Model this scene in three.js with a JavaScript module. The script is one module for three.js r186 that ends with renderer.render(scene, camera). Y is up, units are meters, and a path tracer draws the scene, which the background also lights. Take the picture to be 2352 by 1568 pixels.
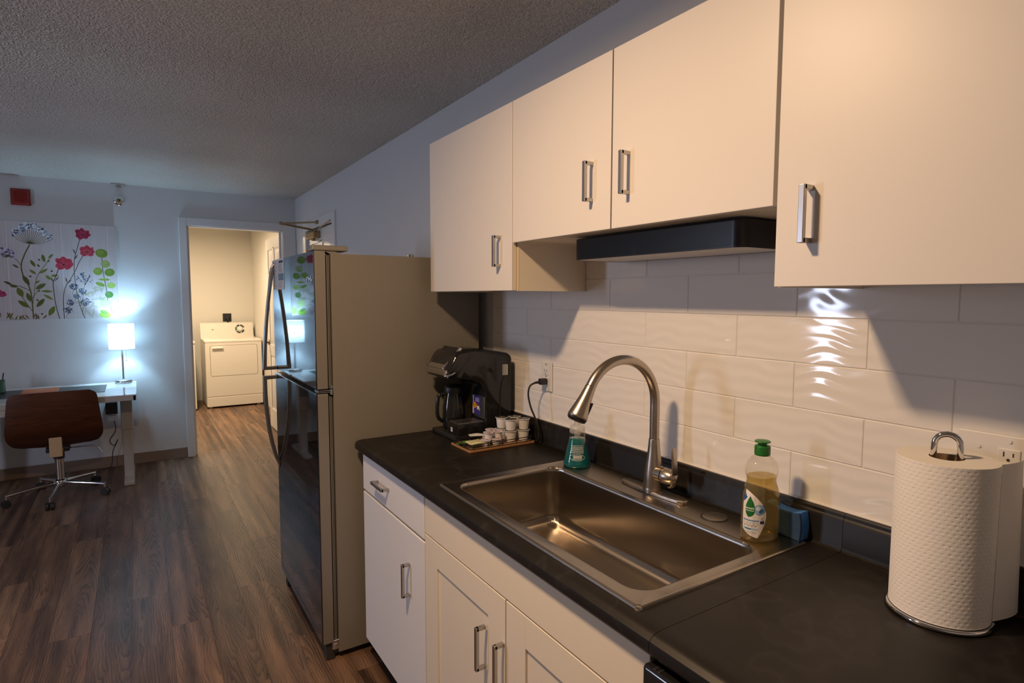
import * as THREE from 'three';
import { RoundedBoxGeometry } from 'three/addons/geometries/RoundedBoxGeometry.js';
import { mergeGeometries, mergeVertices, toCreasedNormals } from 'three/addons/utils/BufferGeometryUtils.js';
import { ImprovedNoise } from 'three/addons/math/ImprovedNoise.js';
import { RectAreaLightUniformsLib } from 'three/addons/lights/RectAreaLightUniformsLib.js';

// ---------- camera, lights, exposure ----------
const scene = new THREE.Scene();
scene.background = new THREE.Color(0x000000);
const camera = new THREE.PerspectiveCamera(60.70, 2352 / 1568, 0.05, 40);
camera.matrixAutoUpdate = true;
{
  const b = new THREE.Matrix4().makeBasis(new THREE.Vector3(0.84186842, 0.00168701, 0.53968019), new THREE.Vector3(0.0401926, 0.99702206, -0.06581466), new THREE.Vector3(-0.53818409, 0.07709843, 0.83929358));
  camera.quaternion.setFromRotationMatrix(b);
  camera.position.set(-1.35, 1.489, 0);
}
scene.add(camera);
const renderer = new THREE.WebGLRenderer({ antialias: true });
renderer.toneMapping = THREE.LinearToneMapping;
renderer.toneMappingExposure = 1.0;
renderer.shadowMap.enabled = true;
RectAreaLightUniformsLib.init();
const WARM = new THREE.Color().setRGB(1.0, 0.66, 0.385);      // kitchen disc light
const LAUNDRY = new THREE.Color().setRGB(1.0, 0.73, 0.47);    // laundry fitting
const COOL = new THREE.Color().setRGB(0.45, 0.75, 1.0);       // desk lamp bulb
const DUSK = new THREE.Color().setRGB(0.68, 0.76, 1.0);       // daylight behind the blind
const P_KITCHEN = 500, P_LAUNDRY = 330, P_DESK = 1.65, P_DUSK = 30;
function rectLight(color, intensity, w, h, pos, target) {
  const l = new THREE.RectAreaLight(color, intensity, w, h);
  l.position.set(...pos); l.lookAt(...target); scene.add(l); return l;
}
rectLight(WARM, P_KITCHEN, 0.15, 0.15, [-1.36, 2.4, -1.07], [-1.36, 0, -1.07]);
rectLight(LAUNDRY, P_LAUNDRY, 0.24, 0.24, [-0.95, 2.355, -7.75], [-0.95, 0, -7.75]);
rectLight(DUSK, P_DUSK, 0.24, 1.15, [-4.19, 1.42, -3.05], [0, 1.42, -3.05]);
{
  const l = new THREE.PointLight(COOL, P_DESK, 0, 2);
  l.position.set(-1.476, 1.15, -5.925); l.castShadow = true; l.shadow.radius = 1.5; scene.add(l);
}

// ---------- helpers ----------
let seed = 7;
const rnd = () => { seed = (seed * 1664525 + 1013904223) >>> 0; return seed / 4294967296; };
const pn = new ImprovedNoise();
const N = (x, y, z = 0) => pn.noise(x + 100.13, y + 57.77, z + 3.31);
const fbm = (x, y, z, o = 4) => { let s = 0, a = 0.5; for (let i = 0; i < o; i++) { s += a * N(x, y, z + i * 7.1); x *= 2.03; y *= 2.03; a *= 0.5; } return s; };
const C3 = (r, g, b) => new THREE.Color().setRGB(r, g, b);
const clamp = (v, a = 0, b = 1) => Math.min(b, Math.max(a, v));
const V = (x, y, z) => new THREE.Vector3(x, y, z);

function nrm(g) {
  if (g.index) g = g.toNonIndexed();
  for (const k of Object.keys(g.attributes)) if (!['position', 'normal', 'uv'].includes(k)) g.deleteAttribute(k);
  if (!g.attributes.normal) g.computeVertexNormals();
  if (!g.attributes.uv) g.setAttribute('uv', new THREE.BufferAttribute(new Float32Array(g.attributes.position.count * 2), 2));
  g.clearGroups(); g.morphAttributes = {};
  return g;
}
function join(gs) { gs = [].concat(gs).filter(Boolean); return gs.length === 1 ? nrm(gs[0]) : mergeGeometries(gs.map(nrm), false); }
function boxUV(g, ox = 0, oy = 0) {
  g = nrm(g); const p = g.attributes.position, n = g.attributes.normal, u = g.attributes.uv;
  for (let i = 0; i < p.count; i += 3) {
    const ax = Math.abs(n.getX(i)) + Math.abs(n.getX(i + 1)) + Math.abs(n.getX(i + 2)), ay = Math.abs(n.getY(i)) + Math.abs(n.getY(i + 1)) + Math.abs(n.getY(i + 2)), az = Math.abs(n.getZ(i)) + Math.abs(n.getZ(i + 1)) + Math.abs(n.getZ(i + 2));
    for (let k = i; k < i + 3; k++) {
      const x = p.getX(k), y = p.getY(k), z = p.getZ(k);
      if (ay >= ax && ay >= az) u.setXY(k, z + ox, x + oy); else if (ax >= az) u.setXY(k, z + ox, y + oy); else u.setXY(k, x + ox, y + oy);
    }
  }
  return g;
}
const B = (x0, x1, y0, y1, z0, z1) => new THREE.BoxGeometry(Math.abs(x1 - x0), Math.abs(y1 - y0), Math.abs(z1 - z0)).translate((x0 + x1) / 2, (y0 + y1) / 2, (z0 + z1) / 2);
const RB = (x0, x1, y0, y1, z0, z1, r = 0.003, s = 2) => new RoundedBoxGeometry(Math.abs(x1 - x0), Math.abs(y1 - y0), Math.abs(z1 - z0), s, Math.min(r, Math.abs(x1 - x0) / 2.01, Math.abs(y1 - y0) / 2.01, Math.abs(z1 - z0) / 2.01)).translate((x0 + x1) / 2, (y0 + y1) / 2, (z0 + z1) / 2);
const CYL = (r0, r1, h, x, y, z, n = 32, open = false) => new THREE.CylinderGeometry(r1, r0, h, n, 1, open).translate(x, y + h / 2, z);   // r0 bottom, y at its base
const LATHE = (pts, n = 40) => new THREE.LatheGeometry(pts.map(([r, y]) => new THREE.Vector2(r, y)), n);
const TUBE = (pts, r, seg = 40, n = 10, closed = false) => new THREE.TubeGeometry(new THREE.CatmullRomCurve3(pts.map((p) => V(...p)), closed, 'centripetal'), seg, r, n, closed);
function rod(a, b, r, n = 12, r2 = r) {
  const A = V(...a), Bv = V(...b), d = Bv.clone().sub(A), L = d.length();
  const g = new THREE.CylinderGeometry(r2, r, L, n); g.translate(0, L / 2, 0);
  g.applyQuaternion(new THREE.Quaternion().setFromUnitVectors(V(0, 1, 0), d.normalize())); g.translate(...a); return g;
}
// extrude an x-y outline along z, from z0 to z1
function EX(pts, z0, z1, bevel = 0, curve = 8) {
  const s = pts instanceof THREE.Shape ? pts : new THREE.Shape(pts.map(([x, y]) => new THREE.Vector2(x, y)));
  const g = new THREE.ExtrudeGeometry(s, { depth: Math.abs(z1 - z0) - 2 * bevel, bevelEnabled: bevel > 0, bevelSize: bevel, bevelThickness: bevel, bevelOffset: -bevel, bevelSegments: 3, curveSegments: curve });
  return g.translate(0, 0, Math.min(z0, z1) + bevel);
}
function rrPts(hw, hd, r, n = 6) {   // rounded rectangle, counter-clockwise, 4(n+1) points
  const o = [];
  [[1, 1, 0], [-1, 1, 1], [-1, -1, 2], [1, -1, 3]].forEach(([sx, sy, q]) => { for (let i = 0; i <= n; i++) { const a = (q + i / n) * Math.PI / 2; o.push([sx * (hw - r) + r * Math.cos(a), sy * (hd - r) + r * Math.sin(a)]); } });
  return o;
}
function rrShape(x0, x1, y0, y1, r) {
  const s = new THREE.Shape(); s.moveTo(x0 + r, y0); s.lineTo(x1 - r, y0); s.absarc(x1 - r, y0 + r, r, -Math.PI / 2, 0); s.lineTo(x1, y1 - r); s.absarc(x1 - r, y1 - r, r, 0, Math.PI / 2); s.lineTo(x0 + r, y1); s.absarc(x0 + r, y1 - r, r, Math.PI / 2, Math.PI); s.lineTo(x0, y0 + r); s.absarc(x0 + r, y0 + r, r, Math.PI, 1.5 * Math.PI); return s;
}
function loft(rings, capEnd = false, crease = 0.6) {   // rings: arrays of [x,y,z], equal counts, closed
  const pos = [], idx = [], n = rings[0].length;
  for (const r of rings) for (const p of r) pos.push(...p);
  for (let j = 0; j < rings.length - 1; j++) for (let i = 0; i < n; i++) { const a = j * n + i, b = j * n + (i + 1) % n, c = a + n, d = b + n; idx.push(a, b, d, a, d, c); }
  if (capEnd) { const r = rings[rings.length - 1], c = r.reduce((s, p) => [s[0] + p[0] / n, s[1] + p[1] / n, s[2] + p[2] / n], [0, 0, 0]); pos.push(...c); const k = rings.length * n; for (let i = 0; i < n; i++) idx.push((rings.length - 1) * n + i, (rings.length - 1) * n + (i + 1) % n, k); }
  const g = new THREE.BufferGeometry(); g.setAttribute('position', new THREE.Float32BufferAttribute(pos, 3)); g.setIndex(idx);
  return toCreasedNormals(g, crease);
}
// a sheet with thickness from a position function of (u, v) in 0..1
function sheet(fn, nu, nv, th, crease = 0.7) {
  const P = [], Q = []; const e = 1e-3;
  for (let j = 0; j <= nv; j++) for (let i = 0; i <= nu; i++) {
    const u = i / nu, v = j / nv, p = fn(u, v);
    const a = V(...fn(Math.min(1, u + e), v)).sub(V(...fn(Math.max(0, u - e), v))), b = V(...fn(u, Math.min(1, v + e))).sub(V(...fn(u, Math.max(0, v - e))));
    const n = a.cross(b).normalize(); P.push(p); Q.push([p[0] - n.x * th, p[1] - n.y * th, p[2] - n.z * th]);
  }
  const W = nu + 1, pos = [...P, ...Q].flat(), uv = [], idx = [], off = P.length;
  for (let k = 0; k < 2; k++) for (let j = 0; j <= nv; j++) for (let i = 0; i <= nu; i++) uv.push(i / nu, j / nv);
  for (let j = 0; j < nv; j++) for (let i = 0; i < nu; i++) { const a = j * W + i, b = a + 1, c = a + W, d = c + 1; idx.push(a, b, d, a, d, c, off + a, off + d, off + b, off + a, off + c, off + d); }
  const edge = (a, b) => idx.push(a, off + a, off + b, a, off + b, b);
  for (let i = 0; i < nu; i++) { edge(i, i + 1); edge(nv * W + i + 1, nv * W + i); }
  for (let j = 0; j < nv; j++) { edge((j + 1) * W, j * W); edge(j * W + nu, (j + 1) * W + nu); }
  const g = new THREE.BufferGeometry(); g.setAttribute('position', new THREE.Float32BufferAttribute(pos, 3)); g.setAttribute('uv', new THREE.Float32BufferAttribute(uv, 2)); g.setIndex(idx);
  return toCreasedNormals(g, crease);
}
const taken = new Map();
function numbered(name) { const k = taken.get(name) || 0; taken.set(name, k + 1); return k ? `${name}_${String(k).padStart(3, '0')}` : name; }
function mesh(name, geos, mat, parent) {
  const m = new THREE.Mesh(join(geos), mat); m.castShadow = m.receiveShadow = true;
  m.name = parent ? name : numbered(name); (parent || scene).add(m); return m;
}
function thing(name, label, category, pos = [0, 0, 0], turn = 0, group) {
  const o = new THREE.Group(); o.name = numbered(name); o.position.set(...pos); o.rotation.y = turn; scene.add(o);
  o.userData = { label, category }; if (group) o.userData.group = group; return o;
}
function tag(o, label, category, group) { o.userData.label = label; o.userData.category = category; if (group) o.userData.group = group; return o; }
function struct(name, geos, mat, label, category = 'structure') { const m = mesh(name, geos, mat); m.userData.kind = 'structure'; m.userData.label = label; m.userData.category = category; return m; }
function copy(o, pos, turn = 0, label) {
  const c = o.clone(); c.name = numbered(o.name.replace(/_\d{3}$/, '')); c.userData = { ...o.userData }; if (label) c.userData.label = label;
  c.position.set(...pos); c.rotation.y = turn; scene.add(c); return c;
}

// ---------- textures ----------
function dataTex(w, h, fn, srgb = false) {
  const d = new Uint8Array(w * h * 4);
  for (let y = 0; y < h; y++) for (let x = 0; x < w; x++) { const c = fn(x, y), k = (y * w + x) * 4; if (typeof c === 'number') d[k] = d[k + 1] = d[k + 2] = clamp(c) * 255; else { d[k] = clamp(c[0]) * 255; d[k + 1] = clamp(c[1]) * 255; d[k + 2] = clamp(c[2]) * 255; } d[k + 3] = 255; }
  const t = new THREE.DataTexture(d, w, h, THREE.RGBAFormat); t.wrapS = t.wrapT = THREE.RepeatWrapping; t.magFilter = THREE.LinearFilter; t.minFilter = THREE.LinearMipmapLinearFilter; t.generateMipmaps = true;
  if (srgb) t.colorSpace = THREE.SRGBColorSpace; t.needsUpdate = true; return t;
}
function canvasTex(w, h, draw) {
  const c = document.createElement('canvas'); c.width = w; c.height = h; const x = c.getContext('2d'); draw(x, w, h);
  const t = new THREE.CanvasTexture(c); t.colorSpace = THREE.SRGBColorSpace; t.anisotropy = 8; return t;
}
const every = (t, mx, my = mx) => { t.repeat.set(1 / mx, 1 / my); return t; };   // uv in metres: one repeat per mx by my metres

// floor planks: 12 printed planks in one sheet
const PW = 0.152, PL = 1.22, NS = 12, FW = 1024, FH = NS * 110;
const floorFig = new Float32Array(FW * FH);
const floorTex = dataTex(FW, FH, (px, py) => {
  const s = Math.floor(py / (FH / NS)), v = (py % (FH / NS)) / (FH / NS) * PW, u = px / FW * PL;
  const q = s * 13.7, v0 = PW * (0.5 + 0.5 * Math.sin(s * 2.3)), u0 = PL * (0.5 + 0.45 * Math.sin(s * 4.1));
  const bend = 0.03 * N(u * 1.6, q) + 0.008 * N(u * 6, v * 20, q);
  const dv = v - v0 - bend;
  let ring = Math.sqrt(dv * dv + Math.pow((u - u0) * 0.085, 2) * (s % 3 ? 1 : 0.15)) * 115 + 2.6 * N(u * 2.2, v * 14, q + 5) + 0.5 * N(u * 9, v * 60, q + 9);
  const knot = Math.hypot((u - PL * ((s * 0.37) % 1)) * 0.5, v - PW * ((s * 0.61) % 1));
  ring += 3.0 * Math.exp(-knot * 45);
  const f = ring - Math.floor(ring);
  const line = Math.pow(f, 3) * (0.55 + 0.45 * N(u * 3, v * 30, q + 2));
  const fib = 0.5 + 0.5 * N(u * 14, v * 700, q) ;
  const broad = fbm(u * 2.5, v * 22, q + 20, 3);
  const strip = N(u * 0.55, v * 24, q + 60);
  const tone = 0.55 + 0.40 * strip + 0.45 * broad - 0.62 * line + 0.42 * (fib - 0.5) + 0.11 * Math.sin(s * 5.3);
  const grey = clamp(0.5 + 0.5 * Math.sin(s * 1.9) + 0.6 * N(u * 2, v * 10, q + 40));
  floorFig[py * FW + px] = clamp(0.6 - 0.5 * line + 0.35 * (fib - 0.5) + 0.1 * broad);
  const t = clamp(tone);
  const a = [0.205, 0.148, 0.116], b = [0.64, 0.495, 0.375];
  return [a[0] + (b[0] - a[0]) * t + 0.0 * grey, a[1] + (b[1] - a[1]) * t + 0.012 * grey, a[2] + (b[2] - a[2]) * t + 0.026 * grey];
}, true);
const floorBump = dataTex(FW, FH, (x, y) => floorFig[y * FW + x]);
// sprayed ceiling texture, 0.9 m repeat
const ceilBump = (() => {
  const n = 1024, L = 0.9, h = new Float32Array(n * n);
  const P = (x, y, f, z) => { const u = x / n, v = y / n, w = 1; // tileable: blend of shifted copies
    const a = N(u * f, v * f, z), b = N((u - 1) * f, v * f, z), c = N(u * f, (v - 1) * f, z), d = N((u - 1) * f, (v - 1) * f, z);
    return (a * (1 - u) + b * u) * (1 - v) + (c * (1 - u) + d * u) * v; };
  for (let y = 0; y < n; y++) for (let x = 0; x < n; x++) { const a = P(x, y, 105, 1), b = P(x, y, 210, 7), c = P(x, y, 40, 11); h[y * n + x] = clamp(0.5 + 1.1 * Math.max(0, a + 0.15) + 0.55 * b + 0.3 * c - 0.2); }
  return dataTex(n, n, (x, y) => h[y * n + x]);
})(); every(ceilBump, 0.9);
// glazed wavy relief of the wall tiles (uv: 1 = one tile length / 4 tile heights)
const waveBump = dataTex(1024, 1024, (x, y) => {
  const u = x / 1024, v = y / 1024, a = Math.PI * 2;
  const ph = 1.5 * Math.sin(a * (u + 0.3 * Math.sin(a * v))) + 0.9 * Math.sin(a * (2 * u + v) + 1.3) + 0.4 * Math.sin(a * (3 * u - 2 * v) + 0.4);
  return 0.5 + 0.30 * Math.sin(a * 13 * v + ph) + 0.12 * Math.sin(a * (7 * v + u) + 1.4 * ph + 1);
});
// dark laminate worktop, 0.8 m repeat
const slateTex = (() => { const n = 512; const P = (x, y, f, z) => { const u = x / n, v = y / n; const g = (a, b) => fbm(a * f, b * f, z, 4); return (g(u, v) * (1 - u) + g(u - 1, v) * u) * (1 - v) + (g(u, v - 1) * (1 - u) + g(u - 1, v - 1) * u) * v; };
  return dataTex(n, n, (x, y) => { const a = P(x, y, 5, 2), b = P(x, y, 14, 9); const t = clamp(0.42 + 0.75 * a + 0.35 * b); const vein = Math.exp(-Math.abs(P(x, y, 4, 31)) * 60) * 0.05; return [0.070 + 0.085 * t + vein, 0.063 + 0.075 * t + vein, 0.057 + 0.066 * t + vein]; }, true); })(); every(slateTex, 0.8);
const brushBump = dataTex(256, 256, (x, y) => 0.5 + 0.5 * N(x * 0.02, y * 0.9, 5)); every(brushBump, 0.25, 0.12);
const paintBump = dataTex(256, 256, (x, y) => 0.5 + 0.5 * N(x * 0.25, y * 0.25, 3)); every(paintBump, 0.35);
const towelBump = dataTex(512, 512, (x, y) => {   // quilted dimples, staggered rows
  const c = 32, r = Math.floor(y / 32), w = 4 * N(x * 0.03, y * 0.03, 2), xx = ((x + w + (r % 2) * 16 + 64) % c) - 16, yy = ((y + w + 64) % 32) - 16; const d = Math.exp(-(xx * xx / 60 + yy * yy / 60));
  return 0.7 - 0.5 * d * (0.7 + 0.6 * N(x * 0.05, y * 0.05, 5)) + 0.10 * N(x * 0.3, y * 0.3, 8);
});
const walnutTex = dataTex(512, 512, (x, y) => { const u = x / 512, v = y / 512; const ring = v * 26 + 2.2 * N(u * 2.2, v * 5, 4) + 0.6 * N(u * 5, v * 30, 8); const f = ring - Math.floor(ring); const fib = N(u * 6, v * 240, 2); const t = clamp(0.55 - 0.32 * f * f + 0.22 * fib + 0.2 * N(u * 2, v * 8, 12)); return [0.20 + 0.34 * t, 0.10 + 0.20 * t, 0.05 + 0.115 * t]; }, true);
const spongeBump = dataTex(256, 256, (x, y) => clamp(0.5 + 0.9 * N(x * 0.12, y * 0.12, 2) + 0.5 * N(x * 0.3, y * 0.3, 6)));

// ---------- materials ----------
const M = {};
const std = (k, color, roughness, o = {}) => (M[k] = new THREE.MeshStandardMaterial({ name: k, color, roughness, metalness: 0, ...o }));
const phy = (k, color, roughness, o = {}) => (M[k] = new THREE.MeshPhysicalMaterial({ name: k, color, roughness, metalness: 0, ...o }));
std('wallPaint', C3(0.62, 0.63, 0.65), 0.7, { bumpMap: paintBump, bumpScale: 0.0004 });
std('laundryPaint', C3(0.66, 0.65, 0.60), 0.7, { bumpMap: paintBump, bumpScale: 0.0004 });
std('ceilingPaint', C3(0.70, 0.66, 0.61), 0.5, { bumpMap: ceilBump, bumpScale: 0.012 });
std('trimWhite', C3(0.70, 0.71, 0.73), 0.4);
std('doorWhite', C3(0.74, 0.74, 0.73), 0.4);
std('baseVinyl', C3(0.22, 0.155, 0.115), 0.55);
std('plank', C3(1, 1, 1), 0.42, { map: floorTex, bumpMap: floorBump, bumpScale: 0.0011 });
std('underlay', C3(0.03, 0.024, 0.02), 0.9);
std('grout', C3(0.80, 0.77, 0.72), 0.8);
phy('tile', C3(0.83, 0.81, 0.78), 0.07, { bumpMap: waveBump, bumpScale: 0.0009, ior: 1.5 });
std('laminate', C3(0.74, 0.71, 0.675), 0.42);
std('cream', C3(0.80, 0.73, 0.61), 0.4);
std('baseWhite', C3(0.80, 0.795, 0.80), 0.42);
std('carcass', C3(0.60, 0.48, 0.31), 0.6);
std('toeKick', C3(0.03, 0.028, 0.026), 0.7);
std('nickel', C3(0.50, 0.48, 0.46), 0.32, { metalness: 1, bumpMap: brushBump, bumpScale: 0.00005 });
phy('steel', C3(0.42, 0.375, 0.32), 0.26, { metalness: 1, bumpMap: brushBump, bumpScale: 0.00003, anisotropy: 0.8 });
phy('faucetMetal', C3(0.48, 0.425, 0.36), 0.31, { metalness: 1 });
std('chrome', C3(0.72, 0.72, 0.73), 0.06, { metalness: 1 });
std('brass', C3(0.32, 0.24, 0.13), 0.38, { metalness: 1 });
std('copperHinge', C3(0.55, 0.27, 0.10), 0.4, { metalness: 0.9 });
phy('counter', C3(1, 1, 1), 0.42, { map: slateTex, specularIntensity: 0.6 });
std('caulk', C3(0.75, 0.73, 0.69), 0.5);
std('blackGloss', C3(0.012, 0.012, 0.013), 0.12);
std('blackSatin', C3(0.018, 0.018, 0.019), 0.4);
std('blackMatte', C3(0.02, 0.02, 0.02), 0.75);
std('blackWire', C3(0.015, 0.014, 0.013), 0.45);
std('rubber', C3(0.022, 0.022, 0.022), 0.6);
std('hoodBlack', C3(0.014, 0.014, 0.015), 0.32);
std('diffuserOff', C3(0.70, 0.68, 0.66), 0.45);
std('fridgeSide', C3(0.215, 0.20, 0.175), 0.5);
std('fridgeDoorSide', C3(0.30, 0.28, 0.25), 0.42, { metalness: 0.5 });
phy('fridgeFront', C3(0.095, 0.10, 0.11), 0.03, { metalness: 1 });
std('fridgeHandle', C3(0.26, 0.26, 0.27), 0.3, { metalness: 0.9 });
std('gasket', C3(0.035, 0.033, 0.03), 0.6);
std('paper', C3(0.80, 0.80, 0.80), 0.7);
std('enamel', C3(0.76, 0.735, 0.67), 0.28);
std('plateWhite', C3(0.74, 0.725, 0.70), 0.35);
std('slot', C3(0.03, 0.028, 0.026), 0.7);
std('deskWhite', C3(0.72, 0.74, 0.75), 0.12);
std('deskFrame', C3(0.44, 0.43, 0.41), 0.4);
std('walnut', C3(0.72, 0.70, 0.66), 0.35, { map: walnutTex });
std('plyEdge', C3(0.42, 0.24, 0.12), 0.5);
std('tanPad', C3(0.52, 0.36, 0.21), 0.5);
std('seatVinyl', C3(0.02, 0.019, 0.018), 0.45);
std('alarmRed', C3(0.24, 0.012, 0.008), 0.35);
std('alarmLens', C3(0.20, 0.008, 0.006), 0.15);
std('towel', C3(0.88, 0.85, 0.80), 0.95, { bumpMap: towelBump, bumpScale: 0.0012 });
std('towelPlain', C3(0.88, 0.85, 0.80), 0.95);
std('card', C3(0.30, 0.20, 0.11), 0.9);
std('capGreen', C3(0.02, 0.17, 0.025), 0.35);
phy('clearPlastic', C3(0.96, 0.95, 0.92), 0.06, { transmission: 1, thickness: 0, ior: 1.45 });
phy('amberLiquid', C3(0.80, 0.68, 0.36), 0.08, { transmission: 0.86, thickness: 0, ior: 1.36 });
phy('tealLiquid', C3(0.015, 0.37, 0.41), 0.06, { transmission: 0.7, thickness: 0, ior: 1.36 });
phy('frostPlastic', C3(0.88, 0.87, 0.85), 0.35, { transmission: 0.75, thickness: 0, ior: 1.45 });
std('spongeSoft', C3(0.05, 0.20, 0.62), 0.95, { bumpMap: spongeBump, bumpScale: 0.002 });
std('spongeScrub', C3(0.025, 0.065, 0.16), 0.95, { bumpMap: spongeBump, bumpScale: 0.0015 });
std('cupWhite', C3(0.76, 0.745, 0.72), 0.4);
std('foilDark', C3(0.05, 0.047, 0.045), 0.4);
std('foilLight', C3(0.52, 0.48, 0.49), 0.4);
std('trayWood', C3(0.34, 0.165, 0.065), 0.5);
std('packetGreen', C3(0.10, 0.28, 0.03), 0.5);
std('packetCream', C3(0.72, 0.68, 0.50), 0.6);
std('cordWhite', C3(0.5, 0.5, 0.5), 0.5);
std('blindGlow', C3(0.5, 0.5, 0.5), 0.9, { emissive: DUSK, emissiveIntensity: 0.8 });
std('lensGlow', C3(0.8, 0.8, 0.8), 0.6, { emissive: WARM, emissiveIntensity: 3 });
std('laundryGlow', C3(0.8, 0.8, 0.8), 0.6, { emissive: LAUNDRY, emissiveIntensity: 3 });
std('bulbGlow', C3(0.9, 0.9, 0.9), 0.5, { emissive: COOL, emissiveIntensity: 6 });
phy('shade', C3(0.95, 0.97, 0.98), 0.95, { transmission: 0.12, thickness: 0 });

// ---------- the room ----------
const CEIL = 2.44, ZF = -6.09, ZB = 1.0, XL = -4.2, ZL = -9.35, XLL = -2.05, XLR = 0.09;
{ // floor of separate planks
  const floor = struct('floor', [B(XL - 0.1, 0.1, -0.05, -0.005, ZL, ZB)], M.underlay, 'wood-look plank floor in brown and grey tones', 'floor');
  const cache = new Map();
  const plankGeo = (len, strip, w) => {
    const key = `${len.toFixed(3)}|${strip}|${w.toFixed(3)}`; if (cache.has(key)) return cache.get(key);
    const g = nrm(B(-w / 2 + 0.0004, w / 2 - 0.0004, -0.005, 0, -len / 2 + 0.0004, len / 2 - 0.0004));
    const p = g.attributes.position, u = g.attributes.uv;
    for (let i = 0; i < p.count; i++) u.setXY(i, (p.getZ(i) + len / 2) / PL * 0.998, (strip + 0.02 + 0.96 * clamp((p.getX(i) + PW / 2) / PW)) / NS);
    cache.set(key, g); return g;
  };
  let col = 0;
  for (let x = 0.09; x > XL; x -= PW, col++) {
    const w = Math.min(PW, x - XL);
    let z = ZB, first = PL * (((col * 0.381) % 1) * 0.8 + 0.2);
    while (z > ZL + 0.01) {
      let len = Math.min(first, z - ZL); first = PL;
      if (x - w < XLL - 0.2 && z - len < ZF - 0.1) { len = z - ZF + 0.1; if (len < 0.05) break; }
      const m = new THREE.Mesh(plankGeo(len, Math.floor(rnd() * NS), w), M.plank); m.name = 'plank'; m.receiveShadow = m.castShadow = true;
      m.position.set(x - w / 2, 0, z - len / 2); if (rnd() < 0.5) m.rotation.y = Math.PI; floor.add(m);
      z -= len; if (x - w < XLL - 0.2 && z < ZF) break;
    }
  }
}
struct('ceiling', [boxUV(B(XL - 0.1, 0.15, CEIL, CEIL + 0.08, ZL - 0.1, ZB + 0.1))], M.ceilingPaint, 'white ceiling with a sprayed stipple texture', 'ceiling');
// entry door opening in the right wall: z -5.64..-4.76, y 0..2.09
const wallRight = struct('wall_right', [B(0, 0.1, 0, CEIL, -4.76, ZB), B(0, 0.1, 0, CEIL, ZF - 0.12, -5.64), B(0, 0.1, 2.09, CEIL, -5.64, -4.76)].map((g) => boxUV(g)), M.wallPaint, 'grey painted wall with the kitchen run and entry door', 'wall');
struct('wall_far', [B(XL - 0.1, -0.96, 0, CEIL, ZF - 0.12, ZF), B(-0.116, 0, 0, CEIL, ZF - 0.12, ZF), B(-0.96, -0.116, 2.135, CEIL, ZF - 0.12, ZF)].map((g) => boxUV(g)), M.wallPaint, 'grey painted wall with the picture and laundry doorway', 'wall');
struct('wall_left', [B(XL - 0.1, XL, 0, CEIL, -2.90, ZB), B(XL - 0.1, XL, 0, CEIL, ZF, -3.20), B(XL - 0.1, XL, 0, 0.8, -3.20, -2.90), B(XL - 0.1, XL, 2.04, CEIL, -3.20, -2.90)].map((g) => boxUV(g)), M.wallPaint, 'grey painted wall with the narrow window', 'wall');
struct('wall_back', [boxUV(B(XL - 0.1, 0.1, 0, CEIL, ZB, ZB + 0.1))], M.wallPaint, 'grey painted wall behind the camera', 'wall');
struct('wall_laundry_far', [boxUV(B(XLL, XLR, 0, CEIL, ZL - 0.1, ZL))], M.laundryPaint, 'pale laundry room wall behind the dryer', 'wall');
struct('wall_laundry_right', [boxUV(B(XLR, XLR + 0.08, 0, CEIL, ZL - 0.1, ZF - 0.12))], M.laundryPaint, 'pale laundry room wall beside the open door', 'wall');
struct('wall_laundry_left', [boxUV(B(XLL - 0.08, XLL, 0, CEIL, ZL - 0.1, ZF - 0.12))], M.laundryPaint, 'pale laundry room wall beyond the washer', 'wall');
struct('baseboard_far', [RB(XL, -1.006, 0, 0.095, ZF, ZF + 0.012, 0.003)], M.baseVinyl, 'brown vinyl baseboard under the desk', 'baseboard');
struct('baseboard_right', [RB(-0.012, 0, 0, 0.095, -4.69, -3.16, 0.003)], M.baseVinyl, 'brown vinyl baseboard between fridge and entry door', 'baseboard');
struct('trim_1', [RB(-1.012, -0.95, 0, 2.195, ZF - 0.004, ZF + 0.018, 0.004), RB(-0.126, -0.002, 0, 2.195, ZF - 0.004, ZF + 0.018, 0.004), RB(-0.95, -0.126, 2.125, 2.195, ZF - 0.004, ZF + 0.018, 0.004),
  B(-0.962, -0.945, 0, 2.135, ZF - 0.125, ZF), B(-0.131, -0.114, 0, 2.135, ZF - 0.125, ZF), B(-0.95, -0.126, 2.118, 2.137, ZF - 0.125, ZF), B(-0.15, -0.13, 0, 2.12, ZF - 0.075, ZF - 0.05), B(-0.945, -0.93, 0, 2.12, ZF - 0.075, ZF - 0.05)], M.trimWhite, 'white casing and jamb of the laundry doorway', 'trim');
struct('trim_2', [RB(-0.016, 0.002, 0, 2.165, -4.762, -4.685, 0.004), RB(-0.016, 0.002, 0, 2.165, -5.72, -5.638, 0.004), RB(-0.016, 0.002, 2.085, 2.165, -5.64, -4.76, 0.004)], M.trimWhite, 'white casing round the entry door', 'trim');

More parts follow.
